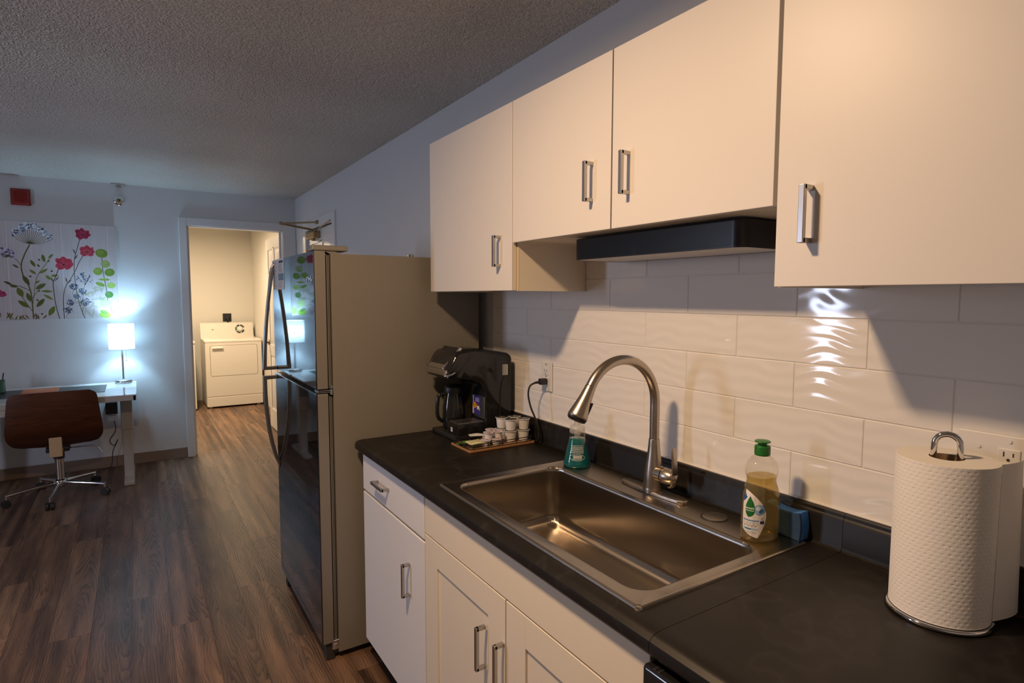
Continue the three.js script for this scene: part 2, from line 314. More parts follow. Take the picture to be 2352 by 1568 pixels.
// six-panel door leaf: width along +x from the hinge, face towards +z
function doorLeaf(parent, w, h, mat) {
  const t = 0.022, st = 0.115, mid = 0.09, pw = (w - 2 * st - mid) / 2;
  mesh('core', [B(0, w, 0, h, -t / 2, t / 2)], mat, parent);
  const rows = [[0.22, 0.82], [0.94, 1.60], [1.72, h - 0.12]];
  const strips = [];
  for (const s of [1, -1]) {
    const z0 = s * t / 2, z1 = s * (t / 2 + 0.007);
    strips.push(RB(0, st, 0, h, z0 - s * 0.003, z1, 0.002), RB(w - st, w, 0, h, z0 - s * 0.003, z1, 0.002), RB(st + pw, st + pw + mid, 0.2, h - 0.1, z0 - s * 0.003, z1, 0.002));
    for (const [a, b] of [[0, 0.22], [0.82, 0.94], [1.60, 1.72], [h - 0.12, h]]) strips.push(RB(st - 0.004, w - st + 0.004, a, b, z0 - s * 0.003, z1, 0.002));
    for (const [a, b] of rows) for (const x of [st, st + pw + mid]) {
      const o = rrPts(pw / 2 - 0.022, (b - a) / 2 - 0.022, 0.004, 1), i = rrPts(pw / 2 - 0.05, (b - a) / 2 - 0.05, 0.004, 1);
      const cx = x + pw / 2, cy = (a + b) / 2;
      const g = loft([o.map(([u, v]) => [cx + u, cy + v, z0]), i.map(([u, v]) => [cx + u, cy + v, z1])], true, 0.3); if (s < 0) g.index || g.scale(1, 1, 1);
      mesh('door_panel', [g], mat, parent);
    }
  }
  mesh('stiles_and_rails', strips, mat, parent);
}
function knob(parent, x, y, z, s, mat) { // s: side sign along z
  const g = LATHE([[0, 0], [0.03, 0], [0.03, 0.006], [0.012, 0.01], [0.012, 0.035], [0.026, 0.045], [0.028, 0.058], [0.018, 0.068], [0, 0.07]], 20).rotateX(s > 0 ? Math.PI / 2 : -Math.PI / 2).translate(x, y, z);
  mesh('door_knob', [g], mat, parent);
}
{ // entry door, closed in its opening
  const d = new THREE.Group(); d.name = 'door_1'; d.userData = { kind: 'structure', label: 'white entry door with brass closer, above the fridge', category: 'door' };
  d.position.set(0.03, 0.008, -4.768); d.rotation.y = Math.PI / 2; scene.add(d);   // local x runs to -z world; local +z faces +x
  doorLeaf(d, 0.864, 2.07, M.doorWhite);
  for (const y of [0.25, 1.05, 1.86]) mesh('hinge', [RB(0.855, 0.875, y - 0.05, y + 0.05, -0.045, -0.018, 0.004)], M.copperHinge, d);
  // surface closer with folded arm on the room side (local -z)
  const c = mesh('door_closer', [RB(0.44, 0.70, 2.02 - 0.035, 2.02 + 0.025, -0.078, -0.016, 0.008), CYL(0.018, 0.018, 0.02, 0.57, 1.968, -0.048, 16)], M.brass, d);
  mesh('closer_arm', [rod([0.57, 2.045, -0.05], [0.59, 2.068, -0.06], 0.010), rod([0.59, 2.068, -0.06], [0.66, 2.112, -0.30], 0.009), rod([0.66, 2.112, -0.30], [0.42, 2.115, -0.055], 0.007), CYL(0.012, 0.012, 0.03, 0.66, 2.100, -0.30, 12), RB(0.39, 0.45, 2.10, 2.13, -0.06, -0.04, 0.003), rod([0.52, 2.045, -0.05], [0.02, 2.090, -0.05], 0.005)], M.brass, c);
}
{ // laundry door, swung open into the laundry
  const d = new THREE.Group(); d.name = 'door_2'; d.userData = { kind: 'structure', label: 'white six-panel door swung open inside the laundry room', category: 'door' };
  d.position.set(-0.098, 0.01, ZF - 0.135); d.rotation.y = Math.PI / 2; scene.add(d);
  doorLeaf(d, 0.83, 2.10, M.doorWhite);
  knob(d, 0.77, 0.96, -0.02, -1, M.brass); 
  for (const y of [0.25, 1.05, 1.80]) mesh('hinge', [RB(-0.014, 0.006, y - 0.05, y + 0.05, -0.03, -0.008, 0.004)], M.copperHinge, d);
}
{ // narrow window with a drawn sheer blind, in the left wall
  const w = new THREE.Group(); w.name = 'window_1'; w.userData = { kind: 'structure', label: 'narrow window with a sheer blind in the left wall', category: 'window' }; scene.add(w);
  mesh('window_frame', [B(XL - 0.09, XL + 0.012, 0.78, 0.85, -3.22, -2.88), B(XL - 0.09, XL + 0.012, 1.99, 2.06, -3.22, -2.88), B(XL - 0.09, XL + 0.012, 0.85, 1.99, -3.22, -3.17), B(XL - 0.09, XL + 0.012, 0.85, 1.99, -2.93, -2.88)], M.trimWhite, w);
  mesh('window_blind', [B(XL - 0.05, XL - 0.045, 0.85, 1.99, -3.17, -2.93)], M.blindGlow, w);
}
{ // wavy wall tiles behind the worktop
  const T = 0.332, H = 0.110, z0 = -2.25, z1 = 0.42, gap = 0.0019;
  mesh('grout_bed', [B(-0.0072, 0.001, 1.0, 1.66, z0, z1)], M.grout, wallRight);
  const cache = new Map();
  const tileGeo = (w, h, variant) => {
    const key = w.toFixed(3) + h.toFixed(3) + variant; if (cache.has(key)) return cache.get(key);
    const a = rrPts(w / 2, h / 2, 0.001, 1), i = rrPts(w / 2 - 0.0016, h / 2 - 0.0016, 0.001, 1);   // (along z, up)
    const rings = [a.map(([u, v]) => [0, v, u]), a.map(([u, v]) => [-0.004, v, u]), i.map(([u, v]) => [-0.0055, v, u])];
    const g = nrm(loft(rings, true, 0.1)), p = g.attributes.position, uv = g.attributes.uv;
    for (let k = 0; k < p.count; k++) uv.setXY(k, (p.getZ(k) + w / 2) / T + variant * 0.37, (p.getY(k) + h / 2) / H * 0.25 + variant * 0.29);
    cache.set(key, g); return g;
  };
  for (let r = 0; r < 6; r++) {
    const yb = 1.0 + r * H, base = r % 2 ? -1.645 : -1.48;
    for (let k = -4; k < 8; k++) {
      const a = Math.max(z0, base + k * T + gap / 2), b = Math.min(z1, base + (k + 1) * T - gap / 2); if (b - a < 0.02) continue;
      const m = new THREE.Mesh(tileGeo(b - a, H - gap, Math.floor(rnd() * 6)), M.tile); m.name = 'tile'; m.castShadow = m.receiveShadow = true;
      m.position.set(-0.004, yb + H / 2, (a + b) / 2); wallRight.add(m);
    }
  }
  struct('trim_3', [rod([-0.012, 1.0015, -2.25], [-0.012, 1.0015, 0.42], 0.0032, 8)], M.caulk, 'white caulk line between worktop upstand and tiles', 'trim');
}

// ---------- upper cabinets ----------
const DF = -0.315;
// a bow handle on a face whose outward normal is -x: bar along y (or z)
function pull(parent, xf, y0, y1, z, vertical = true) {
  const o = 0.030, t = 0.0095, w = 0.011;
  const g = vertical
    ? [RB(xf - o, xf - o + t, y0, y1, z - w / 2, z + w / 2, 0.0012), RB(xf - o + 0.002, xf, y0, y0 + t, z - w / 2, z + w / 2, 0.0012), RB(xf - o + 0.002, xf, y1 - t, y1, z - w / 2, z + w / 2, 0.0012)]
    : [RB(xf - o, xf - o + t, z - w / 2, z + w / 2, y0, y1, 0.0012), RB(xf - o + 0.002, xf, z - w / 2, z + w / 2, y0, y0 + t, 0.0012), RB(xf - o + 0.002, xf, z - w / 2, z + w / 2, y1 - t, y1, 0.0012)];
  mesh('handle', g.map((q) => boxUV(q)), M.nickel, parent);
}
function upper(label, z0, z1, y0, y1, doors) {
  const t = thing('wall_cabinet', label, 'cabinet', [0, 0, 0], 0);
  const th = 0.017, xb = -0.0115, xf = -0.294;
  mesh('cabinet_body', [B(xf, xb, y0, y1, z0, z0 + th), B(xf, xb, y0, y1, z1 - th, z1), B(xf, xb, y1 - th, y1, z0 + th, z1 - th), B(xf + 0.004, xb, y0 + 0.006, y0 + 0.006 + th, z0 + th, z1 - th), B(xb - 0.006, xb, y0 + 0.01, y1, z0 + th, z1 - th)], M.cream, t);
  mesh('front_edging', [B(xf - 0.0012, xf + 0.0005, y0, y1, z0, z0 + th), B(xf - 0.0012, xf + 0.0005, y0, y1, z1 - th, z1), B(xf - 0.0012, xf + 0.0005, y0 + 0.006, y0 + 0.02, z0 + th, z1 - th)], M.carcass, t);
  for (const [a, b, hz, hy0, hy1] of doors) {
    const d = mesh('door', [RB(DF, xf - 0.0025, y0 + 0.001, y1, a, b, 0.0016)], M.laminate, t);
    pull(d, DF, hy0, hy1, hz);
  }
  return t;
}
upper('tall white wall cabinet next to the fridge, one door with handle', -2.246, -1.606, 1.507, 2.111, [[-2.244, -1.6165, -1.690, 1.588, 1.692]]);
upper('short white two-door wall cabinet above the black light fixture', -1.606, -0.683, 1.662, 2.111, [[-1.6125, -1.1465, -1.220, 1.741, 1.846], [-1.1415, -0.6865, -1.082, 1.741, 1.846]]);
upper('white wall cabinet above the paper towel roll', -0.681, 0.25, 1.507, 2.111, [[-0.6785, -0.216, -0.612, 1.586, 1.690], [-0.2115, 0.248, -0.278, 1.586, 1.690]]);

{ // slim black fixture under the short cabinet
  const t = thing('under_cabinet_fixture', 'slim black fixture with white underside below the short cabinet', 'light fixture', [0, 0, 0]);
  const sh = (x0, x1, z0, z1, r) => { const s = rrShape(x0, x1, -z1, -z0, r); return s; };   // shape in (x, -z)
  const body = new THREE.ExtrudeGeometry(sh(-0.224, -0.030, -1.415, -0.815, 0.03), { depth: 0.054, bevelEnabled: true, bevelSize: 0.003, bevelThickness: 0.003, bevelOffset: -0.003, bevelSegments: 2, curveSegments: 8 }).rotateX(-Math.PI / 2).translate(0, 1.605, 0);
  mesh('housing', [body], M.hoodBlack, t);
  const low = new THREE.ExtrudeGeometry(sh(-0.220, -0.034, -1.411, -0.819, 0.028), { depth: 0.004, bevelEnabled: false, curveSegments: 8 }).rotateX(-Math.PI / 2).translate(0, 1.5995, 0);
  mesh('diffuser', [low], M.diffuserOff, t);
  const s = sh(-0.224, -0.030, -1.415, -0.815, 0.03); s.holes.push(sh(-0.2205, -0.0335, -1.4115, -0.8185, 0.027));
  mesh('rim', [new THREE.ExtrudeGeometry(s, { depth: 0.006, bevelEnabled: false, curveSegments: 8 }).rotateX(-Math.PI / 2).translate(0, 1.5988, 0)], M.hoodBlack, t);
}

// ---------- base cabinets ----------
const XD = -0.617;
{
  const t = thing('base_cabinet', 'white base cabinet with one drawer over one plain door', 'cabinet', [0, 0, 0]);
  mesh('cabinet_body', [B(-0.597, -0.012, 0.10, 0.8755, -2.262, -1.652)], M.carcass, t);
  mesh('toe_kick', [B(-0.545, -0.3, 0.0, 0.10, -2.262, -1.652)], M.toeKick, t);
  const d = mesh('drawer', [RB(XD, -0.598, 0.722, 0.872, -2.244, -1.655, 0.0018)], M.baseWhite, t);
  pull(d, XD, -2.075, -1.960, 0.796, false);
  const e = mesh('door', [RB(XD, -0.598, 0.10, 0.712, -2.244, -1.655, 0.0018)], M.baseWhite, t);
  pull(e, XD, 0.483, 0.598, -1.777);
}
{
  const t = thing('sink_base_cabinet', 'cream sink base cabinet with two framed doors', 'cabinet', [0, 0, 0]);
  mesh('cabinet_body', [B(-0.597, -0.585, 0.10, 0.8755, -1.650, -0.690), B(-0.597, -0.012, 0.10, 0.8755, -1.650, -1.634), B(-0.597, -0.012, 0.10, 0.8755, -0.706, -0.690), B(-0.585, -0.012, 0.10, 0.118, -1.634, -0.706)], M.cream, t);
  mesh('toe_kick', [B(-0.545, -0.3, 0.0, 0.10, -1.650, -0.690)], M.toeKick, t);
  mesh('false_front', [RB(XD, -0.598, 0.748, 0.872, -1.648, -0.692, 0.0018)], M.cream, t);
  for (const [a, b, hz] of [[-1.648, -1.172, -1.272], [-1.168, -0.692, -1.180]]) {
    const s = 0.085, xr = XD + 0.006;
    const d = mesh('door', [RB(XD, -0.598, 0.10, 0.744, a, a + s, 0.0012), RB(XD, -0.598, 0.10, 0.744, b - s, b, 0.0012), RB(XD, -0.598, 0.744 - s + 0.006, 0.744, a + s, b - s, 0.0012), RB(XD, -0.598, 0.10, 0.10 + s, a + s, b - s, 0.0012)], M.cream, t);
    mesh('door_panel', [B(xr, -0.600, 0.10 + s - 0.003, 0.744 - s + 0.009, a + s - 0.003, b - s + 0.003)], M.cream, d);
    pull(d, XD, 0.513, 0.631, hz);
  }
}
{ // dishwasher under the second worktop
  const t = thing('dishwasher', 'dishwasher with black control top beside the sink cabinet', 'dishwasher', [0, 0, 0]);
  mesh('tub', [B(-0.585, -0.03, 0.09, 0.868, -0.682, -0.09)], M.blackMatte, t);
  mesh('door', [RB(-0.622, -0.588, 0.10, 0.80, -0.682, -0.09, 0.006)], M.steel, t);
  mesh('control_panel', [RB(-0.645, -0.588, 0.803, 0.862, -0.686, -0.086, 0.010, 3)], M.blackGloss, t);
  mesh('vent_mark', [B(-0.640, -0.628, 0.8615, 0.8626, -0.662, -0.658), B(-0.640, -0.628, 0.8615, 0.8626, -0.652, -0.648)], M.nickel, t);
  mesh('toe_kick', [B(-0.55, -0.3, 0.0, 0.09, -0.682, -0.09)], M.toeKick, t);
}

// ---------- worktops ----------
function worktop(label, z0, z1, hole) {
  const t = thing('worktop', label, 'worktop', [0, 0, 0]);
  const nose = [[-0.585, 0.914], [-0.606, 0.9144], [-0.622, 0.9130], [-0.632, 0.9095], [-0.6385, 0.903], [-0.640, 0.895], [-0.640, 0.884], [-0.6365, 0.878], [-0.630, 0.876], [-0.585, 0.876]];
  const back = [[-0.06, 0.876], [-0.014, 0.876], [-0.014, 1.0], [-0.0225, 0.9995], [-0.0245, 0.997], [-0.0255, 0.990], [-0.0285, 0.986], [-0.030, 0.982], [-0.030, 0.924], [-0.032, 0.918], [-0.037, 0.9145], [-0.06, 0.914]];
  const ext = (pts) => toCreasedNormals(nrm(EX(pts, z0, z1)), 0.5);
  const gs = [ext(nose), ext(back)];
  const slab = (a, b, c, d) => gs.push(B(a, b, 0.876, 0.914, c, d));
  if (hole) { slab(-0.585, -0.06, z0, hole[2]); slab(-0.585, -0.06, hole[3], z1); if (hole[0] > -0.585) slab(-0.585, hole[0], hole[2], hole[3]); slab(hole[1], -0.06, hole[2], hole[3]); } else slab(-0.585, -0.06, z0, z1);
  mesh('worktop_surface', gs.map((g) => boxUV(g)), M.counter, t);
  return t;
}
worktop('dark laminate worktop holding the sink and coffee things', -2.272, -0.6745, [-0.575, -0.10, -1.565, -0.765]);
worktop('dark laminate worktop under the paper towel roll', -0.6735, 0.95, null);

// ---------- sink ----------
{
  const t = thing('sink', 'stainless steel drop-in single bowl sink', 'sink', [0, 0, 0]);
  const cx = -0.325, cz = -1.163, hx = 0.274, hz = 0.425;     // rim
  const bx = -0.368, bz = -1.163, hbx = 0.190, hbz = 0.387;   // bowl opening
  const ring = (x, z, hw, hd, r, y) => rrPts(hw, hd, r, 8).map(([a, b]) => [x + a, y, z + b]);
  const Y = 0.914;
  mesh('rim', [boxUV(loft([ring(cx, cz, hx, hz, 0.012, Y), ring(cx, cz, hx - 0.001, hz - 0.001, 0.012, Y + 0.004), ring(cx, cz, hx - 0.004, hz - 0.004, 0.011, Y + 0.0058), ring(cx, cz, hx - 0.009, hz - 0.009, 0.010, Y + 0.0058), ring(cx, cz, hx - 0.013, hz - 0.013, 0.009, Y + 0.0044), ring(bx, bz, hbx + 0.004, hbz + 0.004, 0.052, Y + 0.0044)], false, 0.5))], M.steel, t);
  const rows = [[0, 0.0044, 0.004], [0, 0.0036, 0.001], [0, 0.0005, -0.0015], [0, -0.01, -0.003], [0, -0.15, -0.009]];
  const rings = rows.map(([, y, o]) => ring(bx, bz, hbx + o, hbz + o, 0.048 + o, Y + y));
  for (let i = 1; i <= 8; i++) { const a = i / 8 * Math.PI / 2, r = 0.042; const o = -0.009 - r * (1 - Math.cos(a)); rings.push(ring(bx, bz, hbx + o, hbz + o, Math.max(0.012, 0.039 - r * (1 - Math.cos(a)) * 0.6), Y - 0.15 - r * Math.sin(a))); }
  rings.push(ring(bx, bz, 0.06, 0.06, 0.05, Y - 0.1975));
  mesh('bowl', [boxUV(loft(rings, true, 0.9))], M.steel, t);
  mesh('drain', [LATHE([[0.0, 0.003], [0.03, 0.003], [0.042, 0.006], [0.056, 0.006], [0.058, 0.001]], 32).translate(bx, Y - 0.1975, bz)], M.chrome, t);
  const hc = mesh('hole_cover', [LATHE([[0, 0.0035], [0.028, 0.0032], [0.0305, 0.002]], 36).translate(-0.112, Y + 0.0044, -0.957)], M.faucetMetal, t);
  mesh('cover_gasket', [LATHE([[0.0300, 0.0022], [0.0315, 0.0034], [0.0335, 0.003], [0.0345, 0]], 36).translate(-0.112, Y + 0.0044, -0.957)], M.rubber, hc);
}
const SD = 0.9184;   // sink deck height
{ // faucet
  const fx = -0.102, fz = -1.18, t = thing('kitchen_faucet', 'brushed nickel gooseneck faucet with pull-down spray head', 'faucet', [fx, SD, fz]);
  const pl = new THREE.ExtrudeGeometry((() => { const s = new THREE.Shape(); const L = 0.133, w = 0.0285; s.moveTo(-L + 0.02, -w * 0.55); s.quadraticCurveTo(0, -w * 1.25, L - 0.02, -w * 0.55); s.quadraticCurveTo(L + 0.004, 0, L - 0.02, w * 0.55); s.quadraticCurveTo(0, w * 1.25, -L + 0.02, w * 0.55); s.quadraticCurveTo(-L - 0.004, 0, -L + 0.02, -w * 0.55); return s; })(), { depth: 0.004, bevelEnabled: true, bevelSize: 0.003, bevelThickness: 0.003, bevelOffset: -0.003, bevelSegments: 3, curveSegments: 24 }).rotateX(-Math.PI / 2).rotateY(Math.PI / 2).translate(0, 0.003, 0);
  mesh('deck_plate', [toCreasedNormals(nrm(pl), 0.7)], M.faucetMetal, t);
  mesh('faucet_body', [LATHE([[0.0295, 0.004], [0.0300, 0.012], [0.0285, 0.016], [0.0285, 0.020], [0.0278, 0.04], [0.0268, 0.06], [0.0228, 0.09], [0.0185, 0.120], [0.0162, 0.145], [0.0156, 0.158], [0.0146, 0.160]], 40)], M.faucetMetal, t);
  const R = 0.130, yc = 1.185 - SD, r = 0.0138, pts = [[0, 0.155, 0], [0, 0.20, 0], [0, yc - 0.02, 0]];
  for (let a = 0; a <= 150; a += 10) { const q = a * Math.PI / 180; pts.push([-R + R * Math.cos(q), yc + R * Math.sin(q), 0]); }
  mesh('spout', [TUBE(pts, r, 90, 24)], M.faucetMetal, t);
  const q = 150 * Math.PI / 180, e = V(-R + R * Math.cos(q), yc + R * Math.sin(q), 0), d = V(-Math.sin(q), Math.cos(q), 0).normalize();
  const head = LATHE([[0.0136, 0], [0.0148, 0.001], [0.0152, 0.010], [0.0172, 0.030], [0.0212, 0.055], [0.0265, 0.082], [0.0272, 0.088], [0.0262, 0.091]], 36);
  const qt = new THREE.Quaternion().setFromUnitVectors(V(0, 1, 0), d);
  const sh = mesh('spray_head', [head.applyQuaternion(qt).translate(e.x, e.y, e.z)], M.faucetMetal, t);
  mesh('spray_face', [LATHE([[0.0262, 0.0905], [0.025, 0.096], [0.022, 0.098], [0, 0.098]], 30).applyQuaternion(qt).translate(e.x, e.y, e.z)], M.blackSatin, sh);
  const btn = RB(-0.004, 0.004, -0.019, 0.019, -0.0075, 0.0075, 0.0035, 3).applyQuaternion(qt);
  const side = V(0, 0, 1).multiplyScalar(0.62).add(V(d.y, -d.x, 0).multiplyScalar(-0.78)).normalize();
  const c = e.clone().addScaledVector(d, 0.060);
  mesh('spray_button', [RB(-0.0075, 0.0075, -0.021, 0.021, -0.003, 0.003, 0.0028, 3).applyMatrix4(new THREE.Matrix4().makeBasis(side.clone().cross(d).normalize().negate(), d.clone(), side)).translate(c.x + side.x * 0.0215, c.y + side.y * 0.0215, c.z + side.z * 0.0215)], M.blackGloss, sh);
  // side hub towards +z and lever
  const hub = mesh('valve_hub', [LATHE([[0.0215, 0.0], [0.0225, 0.020], [0.0228, 0.034]], 30).rotateX(Math.PI / 2).translate(0, 0.062, 0.006)], M.faucetMetal, t);
  const lev = mesh('lever', [LATHE([[0.0220, 0.0], [0.0232, 0.002], [0.0230, 0.014], [0.0195, 0.030], [0.0125, 0.042], [0, 0.046]], 30).rotateX(Math.PI / 2).translate(0, 0.062, 0.0415)], M.faucetMetal, t);
  const bl = [[0.056, -0.012, 0.0075], [0.070, -0.017, 0.010], [0.078, -0.006, 0.0115], [0.081, 0.016, 0.0115], [0.0805, 0.045, 0.0105], [0.078, 0.075, 0.0098], [0.0765, 0.092, 0.0085], [0.0765, 0.099, 0.004]];
  const rr = bl.map(([z, y, w]) => { const o = []; for (let i = 0; i < 16; i++) { const a = i / 16 * 6.2832; o.push([w * Math.cos(a), 0.050 + y, z - 0.002 + w * 0.5 * Math.sin(a)]); } return o; });
  mesh('lever_blade', [loft(rr, true, 1.2)], M.faucetMetal, lev);
}

// ---------- bottles ----------
{ // foaming hand soap, teal
  const t = thing('hand_soap_bottle', 'clear foaming pump bottle of teal hand soap on the sink corner', 'bottle', [-0.118, SD, -1.512]);
  mesh('bottle_shell', [LATHE([[0, 0.0005], [0.042, 0.0005], [0.046, 0.003], [0.0465, 0.010], [0.043, 0.030], [0.036, 0.058], [0.030, 0.082], [0.0272, 0.096], [0.0265, 0.104], [0.0262, 0.112], [0.0245, 0.118], [0.021, 0.120]], 40)], M.clearPlastic, t);
  mesh('liquid', [LATHE([[0, 0.002], [0.041, 0.002], [0.0445, 0.004], [0.045, 0.010], [0.0415, 0.030], [0.0345, 0.058], [0.0285, 0.082], [0.0262, 0.094], [0, 0.0945]], 40)], M.tealLiquid, t);
  const p = mesh('pump', [LATHE([[0.0255, 0.114], [0.0262, 0.116], [0.0262, 0.128], [0.024, 0.136], [0.016, 0.139], [0.0105, 0.141], [0.0105, 0.160], [0.013, 0.162], [0.0135, 0.172], [0.011, 0.176], [0, 0.177]], 30), RB(-0.036, 0.004, 0.160, 0.172, -0.008, 0.008, 0.005)], M.frostPlastic, t);
  mesh('dip_tube', [CYL(0.010, 0.010, 0.03, 0, 0.088, 0, 14), CYL(0.003, 0.003, 0.086, 0, 0.006, 0, 8)], M.frostPlastic, p);
  const lt = canvasTex(256, 256, (x, w, h) => { x.clearRect(0, 0, w, h); x.fillStyle = 'rgba(225,235,238,0.92)'; x.fillRect(20, 8, 216, 5); for (let i = 0; i < 7; i++) { let a = 24 + (i % 2) * 6; while (a < 226) { const l = 8 + ((a * 7 + i * 31) % 17); x.fillRect(a, 26 + i * 15, l, 7); a += l + 5; } } x.strokeStyle = 'rgba(225,235,238,0.9)'; x.lineWidth = 4; x.beginPath(); x.ellipse(128, 184, 112, 46, 0, 0, 7); x.stroke(); let b = 70; for (let i = 0; i < 22; i++) { const l = 2 + (i * 5 % 4); x.fillRect(b, 152, l, 50); b += l + 2.6; } x.fillRect(60, 210, 130, 6); });
  const lg = sheet((u, v) => { const a = -0.75 + 1.5 * u, y = 0.022 + 0.056 * v, r = 0.0468 - (y - 0.010) * 0.235; const th = 2.25 - a; return [r * Math.cos(th), y, r * Math.sin(th)]; }, 14, 4, 0.0004);
  const lm = new THREE.MeshStandardMaterial({ name: 'soapPrint', map: lt, transparent: true, alphaTest: 0.3, roughness: 0.5 });
  const lb = mesh('label_print', [lg], lm, t);
}
{ // dish soap
  const t = thing('dish_soap_bottle', 'clear bottle of pale yellow dish soap with a green cap', 'bottle', [-0.128, SD, -0.815], -0.25);
  const prof = [[0.0005, 0, 0], [0.0005, 0.040, 0.026], [0.004, 0.0455, 0.030], [0.02, 0.0465, 0.031], [0.055, 0.0470, 0.0315], [0.090, 0.0465, 0.031], [0.112, 0.0440, 0.030], [0.126, 0.0385, 0.0285], [0.136, 0.0345, 0.0275], [0.143, 0.0335, 0.027], [0.152, 0.0355, 0.028], [0.164, 0.0385, 0.0295], [0.174, 0.0375, 0.029], [0.186, 0.0315, 0.0265], [0.195, 0.0235, 0.0215], [0.201, 0.0165, 0.0165], [0.208, 0.0145, 0.0145]];
  const body = (inset, from, to) => { const rs = []; for (const [y, a, b] of prof) if (y <= to + 1e-6) { const o = []; for (let i = 0; i < 40; i++) { const q = i / 40 * 6.28318, cs = Math.cos(q), sn = Math.sin(q), e = 0.82; o.push([Math.max(0, a - inset) * Math.sign(cs) * Math.abs(cs) ** e, y + (y < 0.002 ? from : 0), Math.max(0, b - inset) * Math.sign(sn) * Math.abs(sn) ** e]); } rs.push(o); } return rs; };
  mesh('bottle_shell', [loft(body(0, 0, 0.3), false, 1.2)], M.clearPlastic, t);
  mesh('liquid', [loft(body(0.0014, 0.0016, 0.160), true, 1.0)], M.amberLiquid, t);
  const cap = mesh('cap', [LATHE([[0.0, 0.2005], [0.0165, 0.2005], [0.0178, 0.203], [0.0178, 0.221], [0.0165, 0.2235], [0.0105, 0.2245], [0.0095, 0.228], [0.0105, 0.2295], [0.0175, 0.2315], [0.0180, 0.233], [0.016, 0.2348], [0, 0.236]], 30)], M.capGreen, t);
  const lt = canvasTex(384, 768, (x, w, h) => {
    x.clearRect(0, 0, w, h); x.fillStyle = '#e9e4e0'; x.beginPath(); x.moveTo(4, 10); x.quadraticCurveTo(250, 60, 340, 280); x.quadraticCurveTo(400, 480, 250, 762); x.quadraticCurveTo(60, 720, 4, 640); x.closePath(); x.fill();
    x.fillStyle = '#2b4f9c'; x.beginPath(); x.moveTo(4, 10); x.quadraticCurveTo(20, 90, 60, 120); x.lineTo(4, 200); x.fill();
    const gr = '#1f6a2c'; x.fillStyle = '#8fb4d4'; x.beginPath(); x.arc(265, 300, 84, 0, 7); x.fill(); x.fillStyle = '#2d4f8a'; x.lineWidth = 10; x.strokeStyle = '#3c5f9a'; x.beginPath(); x.arc(265, 300, 80, -1, 2); x.stroke(); x.fillStyle = '#d6e4ef'; x.beginPath(); x.arc(250, 280, 34, 0, 7); x.fill(); x.fillStyle = '#3f6596'; x.beginPath(); x.ellipse(292, 320, 26, 40, 0.5, 0, 7); x.fill();
    x.fillStyle = gr; x.beginPath(); x.moveTo(110, 96); x.bezierCurveTo(190, 190, 220, 280, 190, 370); x.quadraticCurveTo(150, 430, 95, 430); x.bezierCurveTo(20, 380, 20, 250, 110, 96); x.fill();
    x.fillStyle = '#f3f3ee'; x.font = 'bold 46px sans-serif'; x.fillText('seventh', 34, 302, 160); x.font = 'bold 24px sans-serif'; x.fillText('GENERATION', 34, 334, 155);
    x.fillStyle = '#8fb2cc'; x.fillRect(14, 470, 250, 26); x.fillStyle = '#44617f'; for (let i = 0; i < 16; i++) x.fillRect(20 + i * 15, 476, 9, 12);
    x.fillStyle = '#2f3d6a'; x.fillRect(280, 480, 56, 50); x.strokeStyle = '#222'; x.lineWidth = 6; x.beginPath(); x.arc(312, 450, 16, 0.5, 5.5); x.stroke();
    x.strokeStyle = '#555'; x.lineWidth = 4; for (let i = 0; i < 4; i++) { x.strokeRect(24 + i * 58, 520, 44, 40); x.fillStyle = '#777'; x.fillRect(24 + i * 58, 566, 40, 6); x.fillRect(24 + i * 58, 578, 30, 6); }
    x.fillStyle = '#9cc0d8'; x.fillRect(14, 606, 240, 30); x.fillStyle = '#2e5f86'; x.fillRect(40, 612, 110, 18); x.fillStyle = '#666'; for (let i = 0; i < 3; i++) for (let k = 0; k < 12; k++) x.fillRect(24 + k * 18, 656 + i * 16, 12, 6);
  });
  const lm = new THREE.MeshStandardMaterial({ name: 'dishLabel', map: lt, transparent: true, alphaTest: 0.4, roughness: 0.4 });
  const lg = sheet((u, v) => { const q = Math.PI * (1.02 - 0.50 * u), cs = Math.cos(q), sn = Math.sin(q), e = 0.82; const y = 0.012 + 0.112 * v; let k = 0; while (k < prof.length - 2 && prof[k + 1][0] < y) k++; const f = (y - prof[k][0]) / (prof[k + 1][0] - prof[k][0]); const a = prof[k][1] + f * (prof[k + 1][1] - prof[k][1]) + 0.0006, b = prof[k][2] + f * (prof[k + 1][2] - prof[k][2]) + 0.0006; return [a * Math.sign(cs) * Math.abs(cs) ** e, y, b * Math.sign(sn) * Math.abs(sn) ** e]; }, 16, 12, 0.0002);
  mesh('label_print', [lg], lm, t);
}
{ // sponge leaning on the upstand
  const t = thing('sponge', 'blue scrub sponge leaning on the worktop upstand', 'sponge', [-0.048, SD, -0.797], 0.0);
  const prof = (x0, x1) => { const s = new THREE.Shape(); s.moveTo(-0.045, 0.004); s.quadraticCurveTo(0, 0.0, 0.045, 0.0); s.quadraticCurveTo(0.051, 0.035, 0.043, 0.066); s.quadraticCurveTo(0.0, 0.055, -0.045, 0.070); s.quadraticCurveTo(-0.05, 0.035, -0.045, 0.004); return new THREE.ExtrudeGeometry(s, { depth: x1 - x0, bevelEnabled: true, bevelSize: 0.002, bevelThickness: 0.002, bevelOffset: -0.002, bevelSegments: 2, curveSegments: 10 }).translate(0, 0, x0).rotateY(-Math.PI / 2); };
  mesh('foam', [boxUV(prof(-0.014, 0.0125).scale(1, 1, 1))], M.spongeSoft, t);
  mesh('scour_face', [boxUV(prof(0.0165, 0.0195))], M.spongeScrub, t);
}
